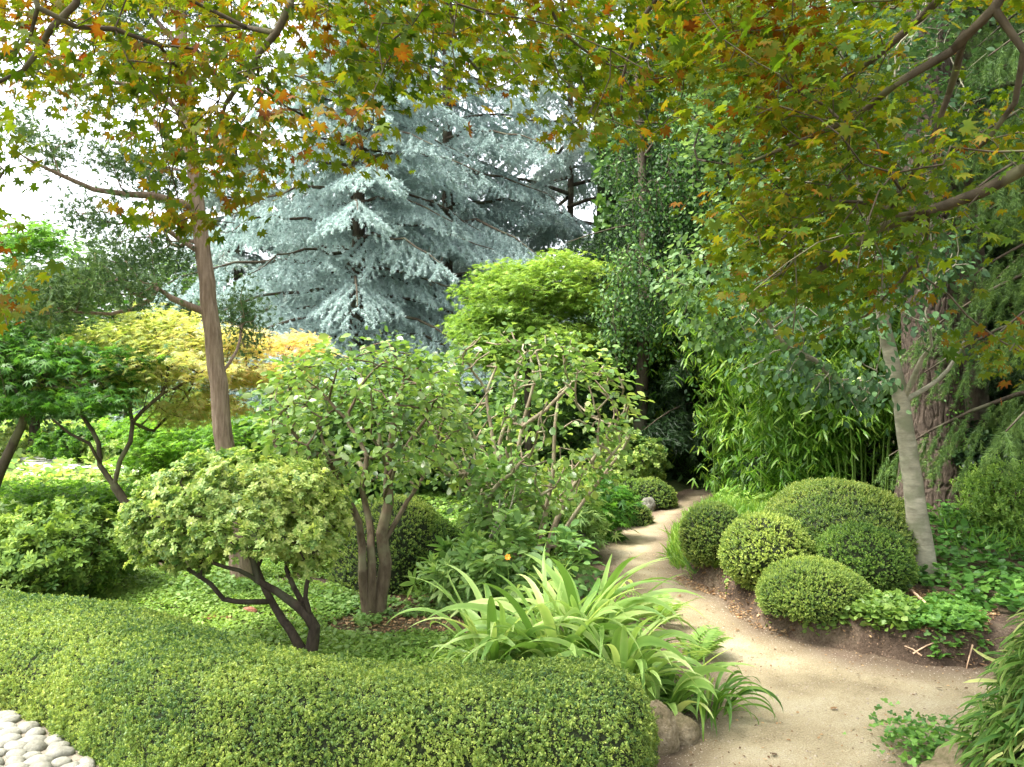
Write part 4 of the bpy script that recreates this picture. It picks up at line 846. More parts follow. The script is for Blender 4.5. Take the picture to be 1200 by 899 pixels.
# ------------------------------------------------------------------ cedars
def cedar(name, label, px, Y, ztop, Lmax, nb, lm, tufts, zlow=1.2, size=.085, droop=.35, dens=1.0, seed=0, shape=1.0, side=.42, facing=None, trunkr=.2):
    x = (px-600)/FPX*Y; gz = hz(x, Y); root = empty(name, (x, Y, gz)); tag(root, label, 'tree')
    sk = Sk(.4); sk.poly([(x, Y, gz-.1), (x+.1, Y, gz+ztop*.5), (x, Y, gz+ztop)], trunkr, .05, True); st=[]; en=[]
    bs = sk
    for k in range(nb):
        u = (k+.5)/nb; z0 = zlow+(ztop-zlow)*u**.9; a = k*2.39996+R_.uniform(-.3, .3); L = Lmax*(1-u**1.25)*.92*R_.uniform(.75, 1.08)+.5
        if facing is not None and math.cos(a-facing) < -.35: continue
        n = 9; pts = []; rise = R_.uniform(.0, .3)
        for q in range(n):
            t = q/(n-1); pts.append(np.array([x+math.cos(a)*L*t, Y+math.sin(a)*L*t, gz+z0+rise*L*t*.8-droop*L*t*t+R_.randn()*.03]))
        bs.poly(pts, .014+.010*L, .008, True)
        pts = catmull(pts, .26); m_ = len(pts); tang = nrm(np.gradient(pts, axis=0)); sd = np.array([-math.sin(a), math.cos(a), 0])
        for i in range(int(m_*.18), m_):
            t = i/m_
            for s_ in (-1, 1):
                l = side*L*(1-t)**.75*R_.uniform(.7, 1.2)+.22; dirv = nrm(tang[i]*.75+sd*s_*R_.uniform(.6, 1.0)+[0, 0, -.08-.3*t-.3*R_.rand()]); p0 = pts[i]
                e = p0+dirv*l+[0, 0, -.22*l*l]; st.append(p0); en.append(e)
                nn = int(l/.22)
                for j in range(1, nn):
                    tt_ = j/nn; c = p0+(e-p0)*tt_; l2 = .34*l*(1-tt_)+.12
                    for s2 in (-1, 1):
                        d2 = nrm(dirv*.8+np.cross(dirv, [0, 0, 1])*s2*.7+[0, 0, -.45-R_.rand()*.5]); st.append(c); en.append(c+d2*l2*1.15)
            if R_.rand() < .5: st.append(pts[i]); en.append(pts[i]+nrm(tang[i]*.3+R_.randn(3)*.3+[0, 0, -1])*R_.uniform(.2, .5))
    st = np.array(st); en = np.array(en)
    sk.radii(.01); m = M(); sk.mesh(m); m.build('trunk', b_dark, root)
    L = np.linalg.norm(en-st, axis=1); kk = R_.choice(len(st), tufts, p=L/L.sum()); t = R_.rand(tufts, 1); pos = st[kk]+(en[kk]-st[kk])*t; d = nrm(en[kk]-st[kk]); d = nrm(d+R_.randn(tufts, 3)*.35+[0, 0, .1])
    m = M(); tn = .5+.12*R_.randn(tufts)+.12*noise(pos, .9)+.12*t[:, 0]; m.inst(t_tuft(7, .19, .75), pos+R_.randn(tufts, 3)*.012, d, nrm(R_.randn(tufts, 3)), size*(.7+.5*R_.rand(tufts)), tn); m.build('foliage', lm, root); return root
cedar('blue_cedar', 'large blue-silver cedar with drooping sprays behind the juniper trunk', 415, 17, 11, 4.3, 96, m_cedar, 340000, .7, .060)
cedar('blue_cedar', 'second blue-grey cedar rising right behind the large blue one', 520, 20.5, 15, 4.6, 80, m_cedar, 240000, 2.0, .07)
cedar('grey_cedar', 'tall open grey cedar with flat layered limbs far behind the lime maple', 665, 24, 16, 6.0, 64, m_cedarg, 240000, 2.2, .085, droop=.12, trunkr=.12)
cedar('dark_cedar', 'dark grey-green cedar in the shade left of the large blue one', 275, 22, 8.5, 3.6, 46, m_cedarg, 100000, .6, .10)
cedar('dark_cedar', 'dark cedar added as backing behind the gaps of the blue cedars', 440, 27, 14, 6.5, 70, m_yew, 120000, .6, .16)  # added tree: dark backing that keeps sky out of the cedar gaps

# ------------------------------------------------------------------ round-headed background trees
def crowntree(name, label, px, Y, E, nA, n, size, lm, T=None, mode='flat', bark=b_dark, tip=.008, spread=.2, tint=(.5, .22), r0=.12, step=.3, cat='tree', group=None, shell=.35, rmax=.03, tilt=.6, gx=None, tips=.8):
    x = (px-600)/FPX*Y; gz = hz(x, Y); sk = Sk(step); c = np.mean([e[0] for e in E], 0)
    sk.poly([(x, Y, gz-.05), ((x*2+c[0])/3, Y, gz+(c[2]-gz)*.4), (c[0], c[1], c[2])], r0, r0*.4, True); sk.grow(in_ells(E, nA, shell), .3, .1)
    return tree(name, label, cat, sk, [dict(n=n, T=T or t_oval(.55), size=size, mode=mode, spread=spread, rmax=rmax, tint=tint, nf=.8, tips=tips, tilt=tilt, centre=c)], bark, lm, tip, .5, group)
crowntree('lime_maple', 'rounded lime green maple glowing in front of the cedars', 620, 12.5, [ell(615, 352, 12.5, 78, 40, .9), ell(660, 335, 12.8, 50, 38, .8), ell(585, 362, 12.4, 42, 22, .7), ell(600, 325, 12.6, 40, 20, .5), ell(545, 375, 12.6, 25, 9, .4), ell(690, 370, 12.6, 30, 30, .5), ell(620, 405, 12.5, 95, 28, .9), ell(575, 390, 12.3, 45, 22, .6), ell(650, 305, 12.8, 22, 9, .3)], 340, 14000, .08, m_lime, PALM, tip=.005, spread=(.14, .14, .05), r0=.07, step=.2, tilt=.35)
# weeping tree: hanging strands of small glossy leaves
def weeping(name, label, px, Y, strands, n, size, lm, r0=.12, T=None):
    x = (px-600)/FPX*Y; gz = hz(x, Y); root = empty(name, (x, Y, gz)); tag(root, label, 'tree')
    sk = Sk(.25); zt = max(s_[2] for s_ in strands); sk.poly([(x, Y, gz-.05), (x+.1, Y, gz+zt*.5), (x, Y+.1, zt*.96)], r0, .05, True)
    tops = np.array([s_[:3] for s_ in strands]); sk.grow(tops, .3, .1, .2)
    pos = []; hang = Sk(.25)
    for (a, b_, c_, l) in strands:
        drift = R_.randn(2)*.12; nn = int(l/.25)+2; pts = [np.array([a+drift[0]*(q/nn)*l+.05*R_.randn(), b_+drift[1]*(q/nn)*l+.05*R_.randn(), c_-l*q/nn]) for q in range(nn+1)]
        hang.poly(pts, .006, .003, True)
    hang.radii(.003); sk.radii(.006); m = M(); sk.mesh(m); hang.mesh(m); m.build('trunk', b_dark, root)
    hp = np.array(hang.p); k = R_.randint(len(hp), size=n); pos = hp[k]+R_.randn(n, 3)*[.10, .10, .14]; m = M()
    m.inst(T or t_oval(.62), pos, nrm(R_.randn(n, 3)*.7+[0, -.2, -.7]), nrm(R_.randn(n, 3)+[0, -.6, .5]), size*(.7+.6*R_.rand(n)), .45+.2*R_.randn(n)+.12*noise(pos, 1.1)); m.build('crown', lm, root)
def strands(E, n, l0, l1):
    out = []
    p = in_ells(E, n, .2)
    return [(q[0], q[1], q[2], R_.uniform(l0, l1)) for q in p]
weeping('weeping_tree', 'weeping tree with long curtains of small dark glossy leaves behind the bamboo', 748, 12.8,
        strands([ell(810, 120, 11.6, 40, 60, .7), ell(775, 215, 11.4, 38, 35, .6), ell(840, 200, 11.3, 50, 70, .9), ell(745, 300, 11.0, 36, 22, .5), ell(790, 330, 11.1, 40, 25, .5), ell(722, 352, 10.9, 24, 12, .3), ell(725, 140, 11.6, 22, 14, .3), ell(900, 100, 11.8, 80, 100, 1)], 360, .3, 1.15), 30000, .055, m_weep)
weeping('weeping_shrub', 'small grey-green weeping shrub behind the spreading maple', 192, 15, strands([ell(200, 462, 15, 42, 10, .6)], 60, .4, .9), 4000, .06, m_blue, .05)
crowntree('broadleaf_tree', 'tree with light veined oval leaves in front of the weeping tree', 905, 10.4, [ell(850, 150, 9.0, 45, 60, .6), ell(870, 250, 8.8, 50, 50, .6), ell(815, 330, 8.9, 40, 45, .5), ell(850, 80, 9.2, 50, 60, .6), ell(900, 60, 9, 60, 80, .7), ell(845, 385, 9, 40, 25, .4)], 260, 5200, .085, m_alder, t_oval(.6), 'flat', tip=.005, spread=.12, r0=.035, step=.2, tint=(.35, .2), bark=b_dark)
# bamboo
def bamboo(x, y, n, hh, lb, nl=4200, lean=.0, sp=.4, low=.3):
    z = hz(x, y); root = empty('bamboo_clump', (x, y, z)); tag(root, lb, 'bamboo', 'bamboo clumps behind the box balls'); ml = M(); tp = []
    for k in range(n):
        a, rr_ = R_.rand()*2*PI, sp*math.sqrt(R_.rand()); bx, by = x+rr_*math.cos(a), y+rr_*math.sin(a)*.7; h_ = hh*R_.uniform(.75, 1.1); dr = np.array([math.cos(a), math.sin(a)*.6-.35+lean*0])*R_.uniform(.15, .5)*h_*.45; dr[0] += lean*R_.rand()
        pts = [np.array([bx+dr[0]*t*t, by+dr[1]*t*t, hz(bx, by)-.03+h_*(t-.13*t**3)]) for t in np.linspace(0, 1, 6)]
        s_ = Sk(.2); s_.poly(pts, .011, .004, True); s_.radii(.003); m = M(); s_.mesh(m); m.build('culm', b_green, root)
        p_ = np.array(s_.p); tp.append(p_[int(len(p_)*low):])
    tp = np.concatenate(tp); k = R_.randint(len(tp), size=nl//5); c = tp[k]+nrm(R_.randn(len(k), 3)*[1, 1, .4])*(.08+.30*R_.rand(len(k), 1))
    c = np.repeat(c, 5, 0)+R_.randn(len(k)*5, 3)*.025; n_ = len(c); az = np.repeat(R_.rand(len(k))*2*PI, 5)+R_.randn(n_)*.6
    d = np.stack([np.cos(az), np.sin(az)-.2, -.25-.7*R_.rand(n_)], -1)
    ml.inst(t_blade(.13, .25), c, d, nrm(R_.randn(n_, 3)*.5+[0, 0, 1]), .15*(.7+.6*R_.rand(n_)), .5+.2*R_.randn(n_)+.12*noise(c, 1.5)); ml.build('foliage', m_bamb, root)
for (px, Y, n, hh, lb, nl) in [(770, 13.4, 12, 3.8, 'bamboo clump in the shade where the path disappears', 7500), (845, 14.8, 14, 4.6, 'tall bamboo clump straight behind the end of the path', 8000), (870, 10.8, 12, 3.5, 'light green bamboo clump left of the others by the grassy bank', 6500), (900, 9.9, 14, 3.1, 'bamboo clump arching over the grassy bank', 8000),
                        (960, 9.3, 16, 2.8, 'bamboo clump behind the largest box dome', 8000), (1015, 9.0, 16, 2.4, 'bamboo clump with bare upright culms left of the pale trunk', 3500), (1060, 9.8, 12, 2.6, 'dark bamboo clump behind the pine trunk', 3500), (945, 10.8, 12, 3.2, 'tall bamboo clump at the back of the grove', 5500), (915, 13.0, 12, 3.6, 'farthest bamboo clump behind the grove', 4500)]:
    bamboo((px-600)/FPX*Y, Y, n, hh, lb, nl, low=.6 if 'upright' in lb else .14)
# dwarf bamboo clump at lower right
def t_edged(w, droop, seg=4):
    v = []; f = []; tt = []
    for i in range(seg+1):
        t = i/seg; ww = w/2*(math.sin(PI*min(1, .18+.82*t)*.999)**.6 if i < seg else .02); y = t*(1-.12*t*t); z = -droop*t*t
        for u, b_ in ((-1, .20), (-.75, -.05), (0, -.06), (.75, -.05), (1, .20)): v.append((ww*u, y, z+.06*abs(u)*ww*5)); tt.append(b_)
    for i in range(seg):
        for j in range(4): f.append([i*5+j, i*5+j+1, (i+1)*5+j+1, (i+1)*5+j])
    return T_(v, [f], tt)
def sasa(cx_, cy_, rx, ry, rz, n, L, lb, zb=.0, name='dwarf_bamboo'):
    g_ = dome((cx_, cy_, zb), rx*.9, ry*.9, rz*.92, .0, bump=.05); m = M(); m.grid(g_, .3, 1, True, True)
    d = nrm(R_.randn(n*3, 3)); d = d[d[:, 2] > -.02][:n]; n = len(d); pos = np.array([cx_, cy_, zb])+d*np.array([rx, ry, rz])*(.84+.22*R_.rand(n, 1))*(1+.08*noise(d, 3))[:, None]
    out = d.copy(); out[:, 2] *= .3; dr = nrm(nrm(out)*.8+[0, 0, -.55]+R_.randn(n, 3)*.33); nv = nrm(d+[0, 0, .4]+R_.randn(n, 3)*.35)
    nn = n//6; old = R_.rand(n) < .04
    m.inst(t_edged(.12, .30), pos, dr, nv, L*(.7+.6*R_.rand(n)), np.where(old, .85, .40+.13*R_.randn(n))+.08*noise(pos, 3), 0)
    tag(m.build(name, [m_sasa, m_darkcore], loc=(cx_, cy_, zb)), lb, 'plant')
sasa(2.60, 3.02, .76, .62, 1.02, 15000, .11, 'mounded dwarf bamboo with pale-edged drooping leaves in the lower right corner')
# ------------------------------------------------------------------ dark trees behind on the right
def conifer(name, label, x, y, ztop, zlow, L, nb, lm, tufts, size, T, dr=.5, trunkr=.22, facing=None):
    gz = hz(x, y); root = empty(name, (x, y, gz)); tag(root, label, 'tree'); sk = Sk(.4); sk.poly([(x, y, gz-.1), (x, y+.05, gz+ztop*.5), (x, y, gz+ztop)], trunkr, .04, True)
    st = []; en = []; bs = sk
    for k in range(nb):
        u = (k+.5)/nb; z0 = gz+zlow+(ztop-zlow)*u; a = k*2.39996+R_.uniform(-.3, .3); l = L*(1-u**1.6)*R_.uniform(.75, 1.1)+.3
        if facing is not None and math.cos(a-facing) < -.2: continue
        pts = [np.array([x+math.cos(a)*l*t, y+math.sin(a)*l*t, z0+.1*l*t-dr*l*t*t*.6]) for t in np.linspace(0, 1, 7)]; bs.poly(pts, .012+.012*l, .006, True)
        pts = catmull(pts, .12); sd = np.array([-math.sin(a), math.cos(a), 0]); ta = nrm(np.gradient(pts, axis=0))
        for i in range(int(len(pts)*.15), len(pts)):
            t = i/len(pts)
            for s_ in (-1, 1):
                ll = .38*l*(1-t)**.7*R_.uniform(.6, 1.2)+.15; dv = nrm(ta[i]*.6+sd*s_*.8+[0, 0, -.35-.5*R_.rand()]); e = pts[i]+dv*ll+[0, 0, -.3*ll]; st.append(pts[i]); en.append(e)
                for j in range(1, int(ll/.12)):
                    c = pts[i]+(e-pts[i])*j*.12/ll; st.append(c); en.append(c+nrm(dv*.4+R_.randn(3)*.25+[0, 0, -.9])*R_.uniform(.1, .28))
    st = np.array(st); en = np.array(en); Ls = np.linalg.norm(en-st, axis=1); k = R_.choice(len(st), tufts, p=Ls/Ls.sum()); t = R_.rand(tufts, 1); pos = st[k]+(en[k]-st[k])*t; d = nrm(nrm(en[k]-st[k])+R_.randn(tufts, 3)*.3)
    bs.radii(.008); m = M(); bs.mesh(m); m.build('trunk', b_dark, root)
    m = M(); m.inst(T, pos, d, nrm(R_.randn(tufts, 3)), size*(.7+.5*R_.rand(tufts)), .42+.15*R_.randn(tufts)+.15*noise(pos, 1)+.12*t[:, 0]); m.build('foliage', lm, root)
conifer('spruce', 'dark spruce with hanging green sprays entering from the right edge', 5.05, 6.2, 7.5, 1.35, 1.62, 76, m_spru, 120000, .055, t_tuft(7, .07, .8), .75)
conifer('yew', 'tall dark yew filling the shade behind the pine trunk', 5.6, 10.5, 9, .2, 2.3, 80, m_yew, 80000, .10, t_tuft(7, .12, .9), .4)
conifer('yew', 'dark yew behind the bamboo and the broadleaf tree', 3.4, 13.6, 11, .3, 2.6, 80, m_yew, 80000, .13, t_tuft(7, .12, .9), .4)
conifer('yew', 'shaded yew at the far right behind the spruce', 8.0, 9.5, 9, .2, 2.5, 70, m_yew, 60000, .11, t_tuft(7, .12, .9), .4)
conifer('hemlock', 'light green drooping conifer high up behind the overhanging maple', 4.9, 8.6, 8, 3.3, 1.9, 50, m_spru, 60000, .07, t_tuft(7, .07, .8), .9)
crowntree('beech', 'dense green broadleaf tree high above the bamboo', 1010, 14, [ell(1000, 100, 13, 140, 110, 1.5), ell(900, 260, 13, 90, 90, 1.2), ell(1080, 250, 12.5, 110, 100, 1.3), ell(860, 20, 13.5, 110, 90, 1.5), ell(1020, -120, 13, 200, 110, 1.6)], 340, 16000, .13, m_far, rmax=.03, tint=(.08, .15))  # leaf tint lowered to paint in the shade of the right side
crowntree('beech', 'broadleaf tree with shade-darkened leaf colour behind the spruce at the right', 1230, 12, [ell(1210, 120, 11.5, 120, 130, 1.5), ell(1180, 330, 11.5, 110, 110, 1.3), ell(1260, -60, 11.5, 150, 110, 1.5)], 260, 12000, .12, m_far, tint=(.05, .15))  # very low tint: this side's shade is put into the leaf colour
crowntree('beech', 'green broadleaf tree between the grey cedar and the weeping tree', 790, 19, [ell(800, 180, 18, 70, 90, 1.5), ell(770, 330, 17.5, 80, 90, 1.5), ell(830, 60, 18, 80, 90, 1.5), ell(850, 380, 17, 90, 80, 1)], 260, 11000, .15, m_far, tint=(.35, .2))
# garden backdrop trees on the left and centre
bt = [(40, 17, 385, 60, .3, 'dark green tree beyond the gravel garden'), (150, 19, 350, 70, .35, 'mid green tree beyond the juniper trunk'), (-80, 16, 330, 90, .4, 'green tree at the far left beyond the dark maple'), (260, 22, 400, 75, .25, 'dark tree beyond the weeping shrub'),
      (470, 11.6, 480, 50, .3, 'low shaded tree under the blue cedar'), (370, 11.8, 490, 48, .35, 'shaded bushy tree behind the yellow maple'), (720, 16, 430, 60, .3, 'shaded tree behind the lime maple'), (560, 17, 440, 55, .45, 'green bushy tree behind the pale-stemmed camellia'), (650, 14.5, 480, 55, .3, 'dark shrubby tree at the end of the glade'), (760, 14.5, 470, 45, .2, 'dark shrubby tree left of the bamboo')]
for i, (px, Y, pc, hr, tt, lb) in enumerate(bt):
    zc = P(px, pc, Y)[2]; crowntree('background_tree', lb, px, Y, [ell(px, pc, Y, 75, hr, 1.4), ell(px-45, pc+35, Y-.3, 60, hr*.7, 1.1), ell(px+45, pc+30, Y+.2, 60, hr*.7, 1.1), ell(px, pc+70, Y-.2, 80, 40, 1.2)], 200, 8500, .13, m_far, tint=(tt, .2), spread=.22, group='trees at the back of the garden')
# far line that closes the garden (one mass of foliage)
def far_mass(name, xa, xb, Y, z1, n, lb, size=.3):
    m = M(); x = np.linspace(xa, xb, 60); zz_ = np.linspace(0, 1, 14); Xg, Zg = np.meshgrid(x, zz_, indexing='ij'); top = z1*(1+.25*noise(np.stack([x, x*0, x*0+3], -1), .35))
    Yq = Y+.012*(Xg-3)**2*0+1.2*Zg**3+.7*noise(np.stack([Xg, Xg*0, Zg*z1], -1), .5); Gd = np.stack([Xg, Yq, Zg*top[:, None]], -1); m.grid(Gd, .2, 1)
    a, b = Gd.shape[:2]; i = np.arange(a*b).reshape(a, b); F = np.stack([i[:-1, :-1], i[:-1, 1:], i[1:, 1:], i[1:, :-1]], -1).reshape(-1, 4); pos, nv = tri_sample(Gd.reshape(-1, 3), F, n); nv *= np.sign(-nv[:, 1:2])
    pos = pos+nv*R_.uniform(-.1, .6, (n, 1)); m.inst(t_oval(.6), pos, nrm(R_.randn(n, 3)+[0, -.3, -.3]), nrm(R_.randn(n, 3)+nv+[0, 0, .7]), size*(.6+.8*R_.rand(n)), .35+.2*R_.randn(n)+.2*noise(pos, .5))
    tag(m.build(name, [m_far, m_darkcore]), lb, 'woodland', None, 'stuff')
far_mass('woodland', -26, 6, 30, 3.4, 30000, 'line of shaded woodland closing the garden at the back')
far_mass('woodland', 2, 24, 19, 9.5, 30000, 'tall shaded woodland closing the garden behind the bamboo')

# ------------------------------------------------------------------ ground cover, grass, litter
def scat(poly, n, world=False, margin=.05):
    pts = np.array([G(*p)[:2] for p in poly]) if not world else np.array(poly, float); x0, y0 = pts.min(0); x1, y1 = pts.max(0); o = []
    tot = 0
    while tot < n:
        x = R_.uniform(x0, x1, 20000); y = R_.uniform(y0, y1, 20000); p3 = np.stack([x, y, x*0], -1); k = (sdf(x, y, pts)+.12*noise(p3, 2) < 0) & (sdf(x, y) > margin)
        o.append(np.stack([x[k], y[k]], -1)); tot += k.sum()
        if k.sum() == 0: break
    q = np.concatenate(o)[:n]; return q[:, 0], q[:, 1]
def cover_patch(name, poly, n, size, T, lm, lb, h=(.01, .06), tint=(.5, .2), gap=-9, world=False, tilt=.4, mode='flat', margin=.05, nsc=2.5, cat='ground cover'):
    x, y = scat(poly, n, world, margin); p3 = np.stack([x, y, x*0], -1); k = noise(p3, nsc, 3)+.5*noise(p3, 7, 1) > gap; x, y, p3 = x[k], y[k], p3[k]; n = len(x)
    bulge = .5+.5*noise(p3, 5, 2); z = hgt(x, y)+h[0]+(h[1]-h[0])*R_.rand(n)*np.clip(.6+.5*bulge, .2, 1.3)
    d = nrm(np.stack([R_.randn(n), R_.randn(n), (R_.randn(n)*.3 if mode == 'flat' else 1.8+0*x)], -1)); nv = nrm(np.array([0, 0, 1.])+R_.randn(n, 3)*tilt) if mode == 'flat' else nrm(R_.randn(n, 3))
    m = M(); m.inst(T, np.stack([x, y, z], -1), d, nv, size*(.6+.7*R_.rand(n)), tint[0]+tint[1]*R_.randn(n)*.7+tint[1]*noise(p3, 2)); tag(m.build(name, lm), lb, cat, None, 'stuff')
CL = compose(t_round(.9), [((0, 0, 0), (math.cos(a), math.sin(a), .05), (0, 0, 1), .55, .05*k) for k, a in enumerate((0, 2.1, 4.2))])
lawn = [(60, 715), (100, 665), (200, 640), (300, 640), (395, 665), (410, 700), (380, 735), (430, 748), (560, 748), (560, 790), (330, 800), (200, 760)]
cover_patch('low_ground_cover', lawn, 52000, .022, CL, m_moss, 'bright green mat of tiny leaves sloping down to the hedge', (.005, .04), gap=-.75, tint=(.5, .16))
cover_patch('creeping_plants', [(150, 690), (300, 660), (420, 700), (430, 780), (330, 790), (240, 760)], 2200, .03, ROUND, m_blue, 'patches of rounder grey-green leaves in the mat', (.02, .08), gap=.15, tint=(.65, .15))
cover_patch('creeping_plants', [(370, 720), (440, 690), (520, 700), (540, 760), (420, 770)], 1500, .04, CL, m_blue, 'sparse small plants on the bare soil by the thick stems', (.01, .04), gap=.0, tint=(.6, .2))
cover_patch('low_ground_cover', [(-120, 720), (-60, 560), (200, 560), (330, 590), (420, 640), (200, 650), (100, 670), (40, 715)], 9000, .06, CL, m_moss, 'green cover under the maples', (.01, .07), gap=-.6, tint=(.55, .2))
cover_patch('low_ground_cover', [(380, 640), (420, 590), (600, 560), (700, 570), (690, 640), (660, 690), (560, 720)], 9000, .06, CL, m_moss, 'green cover under the camellias', (.01, .07), gap=-.3, tint=(.45, .2))
cover_patch('low_ground_cover', [(-100, 560), (-100, 500), (300, 490), (760, 500), (770, 560), (600, 570), (300, 580)], 14000, .16, CL, m_moss, 'green cover over the far part of the garden', (.01, .12), gap=-.3, tint=(.6, .2))
# right bed
cover_patch('mint_patch', [(935, 738), (955, 720), (1010, 712), (1060, 715), (1062, 750), (1030, 756), (985, 752)], 2200, .042, t_oval(.8), m_mint, 'dense light green nettle-leaved patch in front of the box balls', (.02, .12), tint=(.55, .18), margin=-.06, tilt=.6)
cover_patch('creeping_plants', [(1062, 745), (1060, 722), (1100, 700), (1140, 720), (1160, 775), (1120, 778), (1085, 765)], 1500, .042, CL, m_ivy, 'round-leaved creeper around the dry stick', (.01, .09), gap=-.45, tint=(.65, .2), margin=-.04)
cover_patch('ivy_cover', [(1055, 690), (1085, 620), (1080, 600), (1400, 600), (1500, 720), (1180, 720)], 6500, .055, t_round(.9), m_ivy, 'ivy and low green plants covering the bed behind the pale trunk', (.01, .14), gap=-.7, tint=(.45, .2))
cover_patch('ivy_cover', [(1070, 695), (1075, 680), (1130, 690), (1150, 715), (1100, 712)], 700, .045, CL, m_ivy, 'small leafy plants at the foot of the pale trunk', (.01, .06), gap=-.2, tint=(.6, .2))
cover_patch('tall_grass', [(1130, 660), (1120, 620), (1240, 610), (1260, 660)], 420, .15, t_blade(.06, .2), m_grass, 'thin upright grass growing out of the ivy', (0, .1), mode='up', cat='grass')
cover_patch('grass_bank', [(776, 665), (784, 632), (815, 606), (850, 588), (930, 575), (940, 640), (880, 650), (820, 668)], 14000, .17, t_blade(.055, .35), m_grass, 'fine bright grass spilling over the bank at the right of the path', (0, .04), mode='up', cat='grass', margin=-.03, tint=(.55, .2))
cover_patch('low_ground_cover', [(840, 592), (850, 570), (900, 550), (980, 600), (930, 610)], 4500, .07, CL, m_moss, 'soft green cover on the bank under the bamboo', (.02, .2), gap=-.6)
cover_patch('low_ground_cover', [(800, 690), (850, 668), (900, 700), (930, 735), (870, 722)], 220, .03, CL, m_moss, 'tiny seedlings on the bare soil at the path edge', (.0, .02), gap=.3)
cover_patch('border_plants', [(655, 650), (690, 610), (720, 600), (740, 615), (700, 640)], 1800, .05, CL, m_mint, 'small green plants edging the left side of the path', (.01, .14), margin=-.02, tint=(.4, .2))
x, y = R_.normal(1.84, .10, 600), R_.normal(3.50, .13, 600)
m = M(); m.inst(CL, np.stack([x, y, .02+.13*R_.rand(600)], -1), nrm(R_.randn(600, 3)*[1, 1, .3]), nrm(R_.randn(600, 3)*.4+[0, 0, 1]), .030*(.6+.7*R_.rand(600)), .6+.2*R_.randn(600)); tag(m.build('corner_weeds', m_ivy), 'small leafy weeds around the pale rock in the corner', 'weeds', None, 'stuff')
def litter(name, poly, n, size, lb, world=False, margin=-.5, T=OVAL, lm=m_litter, zup=.006):
    x, y = scat(poly, n, world, margin); sdv = sdf(x, y); p3 = np.stack([x, y, x*0], -1)
    z = np.maximum(hgt(x, y), np.where(sdv < .16, pz(x, y), -9))+zup; n = len(x); m = M(); m.inst(T, np.stack([x, y, z], -1), nrm(np.stack([R_.randn(n), R_.randn(n), R_.randn(n)*.15], -1)), nrm(R_.randn(n, 3)*.3+[0, 0, 1]), size*(.3+1.0*R_.rand(n)**2), R_.rand(n)); tag(m.build(name, lm), lb, 'litter', None, 'stuff')
litter('leaf_litter', [(790, 680), (850, 660), (1060, 690), (1150, 700), (1160, 790), (1000, 770), (900, 745)], 9000, .028, 'brown dead leaves and chips on the soil of the right bed')
litter('leaf_litter', [(360, 770), (380, 700), (560, 690), (560, 770)], 5000, .028, 'brown litter on the bare soil under the camellia')
litter('path_chips', [(.5, 2.6), (1.9, 2.6), (3.4, 4.0), (3.2, 4.8), (1.8, 5.2), (1.5, 8), (.8, 8), (.9, 5)], 2600, .018, 'scattered dry bits and grit lying on the sand', True)
x, y = scat([(.5, 2.6), (1.9, 2.6), (3.4, 4.0), (3.2, 4.8), (1.8, 5.2), (1.5, 8), (.8, 8), (.9, 5)], 1600, True, -9)
m = M(); g_ = dome((0, 0, 0), 1, 1, .7, -.3, na=6, nb=4, bump=.1); i_ = np.arange(24).reshape(4, 6); i_ = np.concatenate([i_, i_[:, :1]], 1); Fp = np.stack([i_[:-1, :-1], i_[1:, :-1], i_[1:, 1:], i_[:-1, 1:]], -1).reshape(-1, 4)
m.inst(T_(g_.reshape(-1, 3), [Fp.tolist()]), np.stack([x, y, pz(x, y)], -1), nrm(R_.randn(len(x), 3)*[1, 1, 0]+[.01, 0, 0]), np.tile([0, 0, 1.], (len(x), 1)), .0025+.006*R_.rand(len(x))**3, R_.rand(len(x))); tag(m.build('pebbles', m_grit), 'small pale pebbles pressed into the sand path', 'pebbles', None, 'stuff')
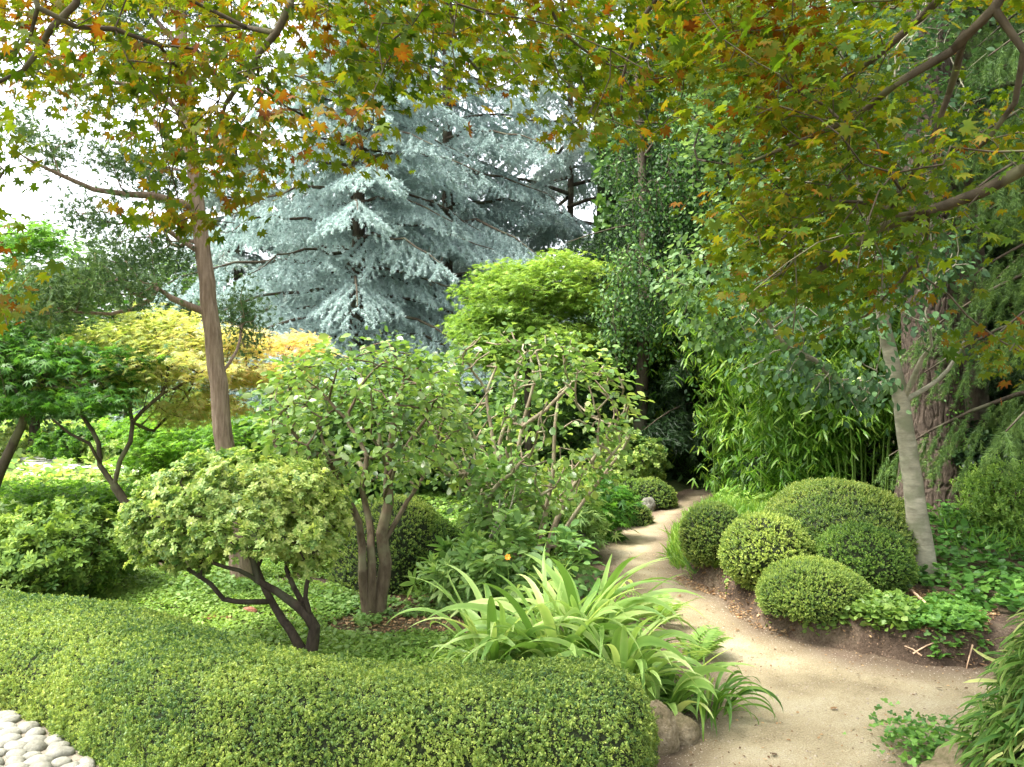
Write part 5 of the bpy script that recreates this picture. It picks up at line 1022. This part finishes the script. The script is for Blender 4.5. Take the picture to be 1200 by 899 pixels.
# stick and roots
a_, b_ = G(1068, 697), G(1108, 738); sk = Sk(.05); sk.poly([a_+[0, 0, .03], (a_+b_)/2+[0, 0, .04], b_+[0, 0, .03]], .010, .007, True); sk.radii(.005); m = M(); sk.mesh(m); tag(m.build('stick', b_stick, loc=a_), 'dry pale stick lying across the creeper in the right bed', 'stick')
a_, b_ = G(1020, 700), G(1075, 712); sk = Sk(.05); sk.poly([a_+[0, 0, .01], (a_+b_)/2+[0, 0, .02], b_+[0, 0, .01]], .009, .006, True); sk.radii(.005); m = M(); sk.mesh(m); tag(m.build('stick', b_stick, loc=a_), 'shorter reddish stick on the soil behind the light green patch', 'stick')
for (p, q_, lb) in (((1070, 770), (1100, 758), 'thin pale root arching out of the soil bank at the path edge'), ((1140, 760), (1132, 790), 'short upright root end in the soil bank nearest the dwarf bamboo'), ((1080, 775), (1060, 760), 'short root sticking out of the bank below the light green patch')):
    sk = Sk(.03); a_, b_ = G(*p), G(*q_); sk.poly([a_+[0, 0, .01], (a_+b_)/2+[0, 0, .02], b_+[0, 0, .012]], .006, .003, True); sk.radii(.003); m = M(); sk.mesh(m); tag(m.build('exposed_root', b_stick, loc=a_), lb, 'root', 'roots in the soil bank')
# right edge shrubs
shrub('leafy_shrub', 'bright green small-leaved shrub at the right edge above the dwarf bamboo', 1185, 545, 640, 90, m_moss, .06, 2200, SPRIG_L, .5, nA=120, mode='up', spread=.06, tint=(.5, .2), dY=.3)
shrub('dark_shrub', 'shaded evergreen shrub behind the ivy bed', 1150, 500, 610, 130, m_yew, .09, 1500, ROS, .6, nA=120, dY=.6, tint=(.5, .2))
# small boughs of the neighbouring maple: fallen leaf on the hedge
f = np.array([-1.42, 3.83, .415]); m = M(); m.inst(OVAL, f[None], np.array([[1, .2, .1]]), np.array([[0, -.3, 1.]]), .045, [.9]); tag(m.build('fallen_leaf', m_litter, loc=f), 'single pale fallen leaf lying on top of the hedge', 'leaf')

for (x_, y_) in ((1.15, 3.55), (1.62, 4.05), (1.35, 4.75), (1.95, 4.55), (1.05, 3.2), (1.5, 5.35), (2.3, 4.35), (1.3, 6.2), (1.75, 3.75)):
    z_ = float(pz(np.array([x_]), np.array([y_]))[0])+.012; a_ = R_.rand()*6.28; m = M(); p_ = np.array([x_, y_, z_]); m.inst(MAPLE, p_[None], np.array([[math.cos(a_), math.sin(a_), .1]]), np.array([[R_.randn()*.2, R_.randn()*.2, 1.]]), .022+.012*R_.rand(), [R_.rand()])
    tag(m.build('fallen_leaf', m_litter, loc=p_), 'small dry brown maple leaf lying on the sand path', 'leaf', 'dry leaves on the sand path')
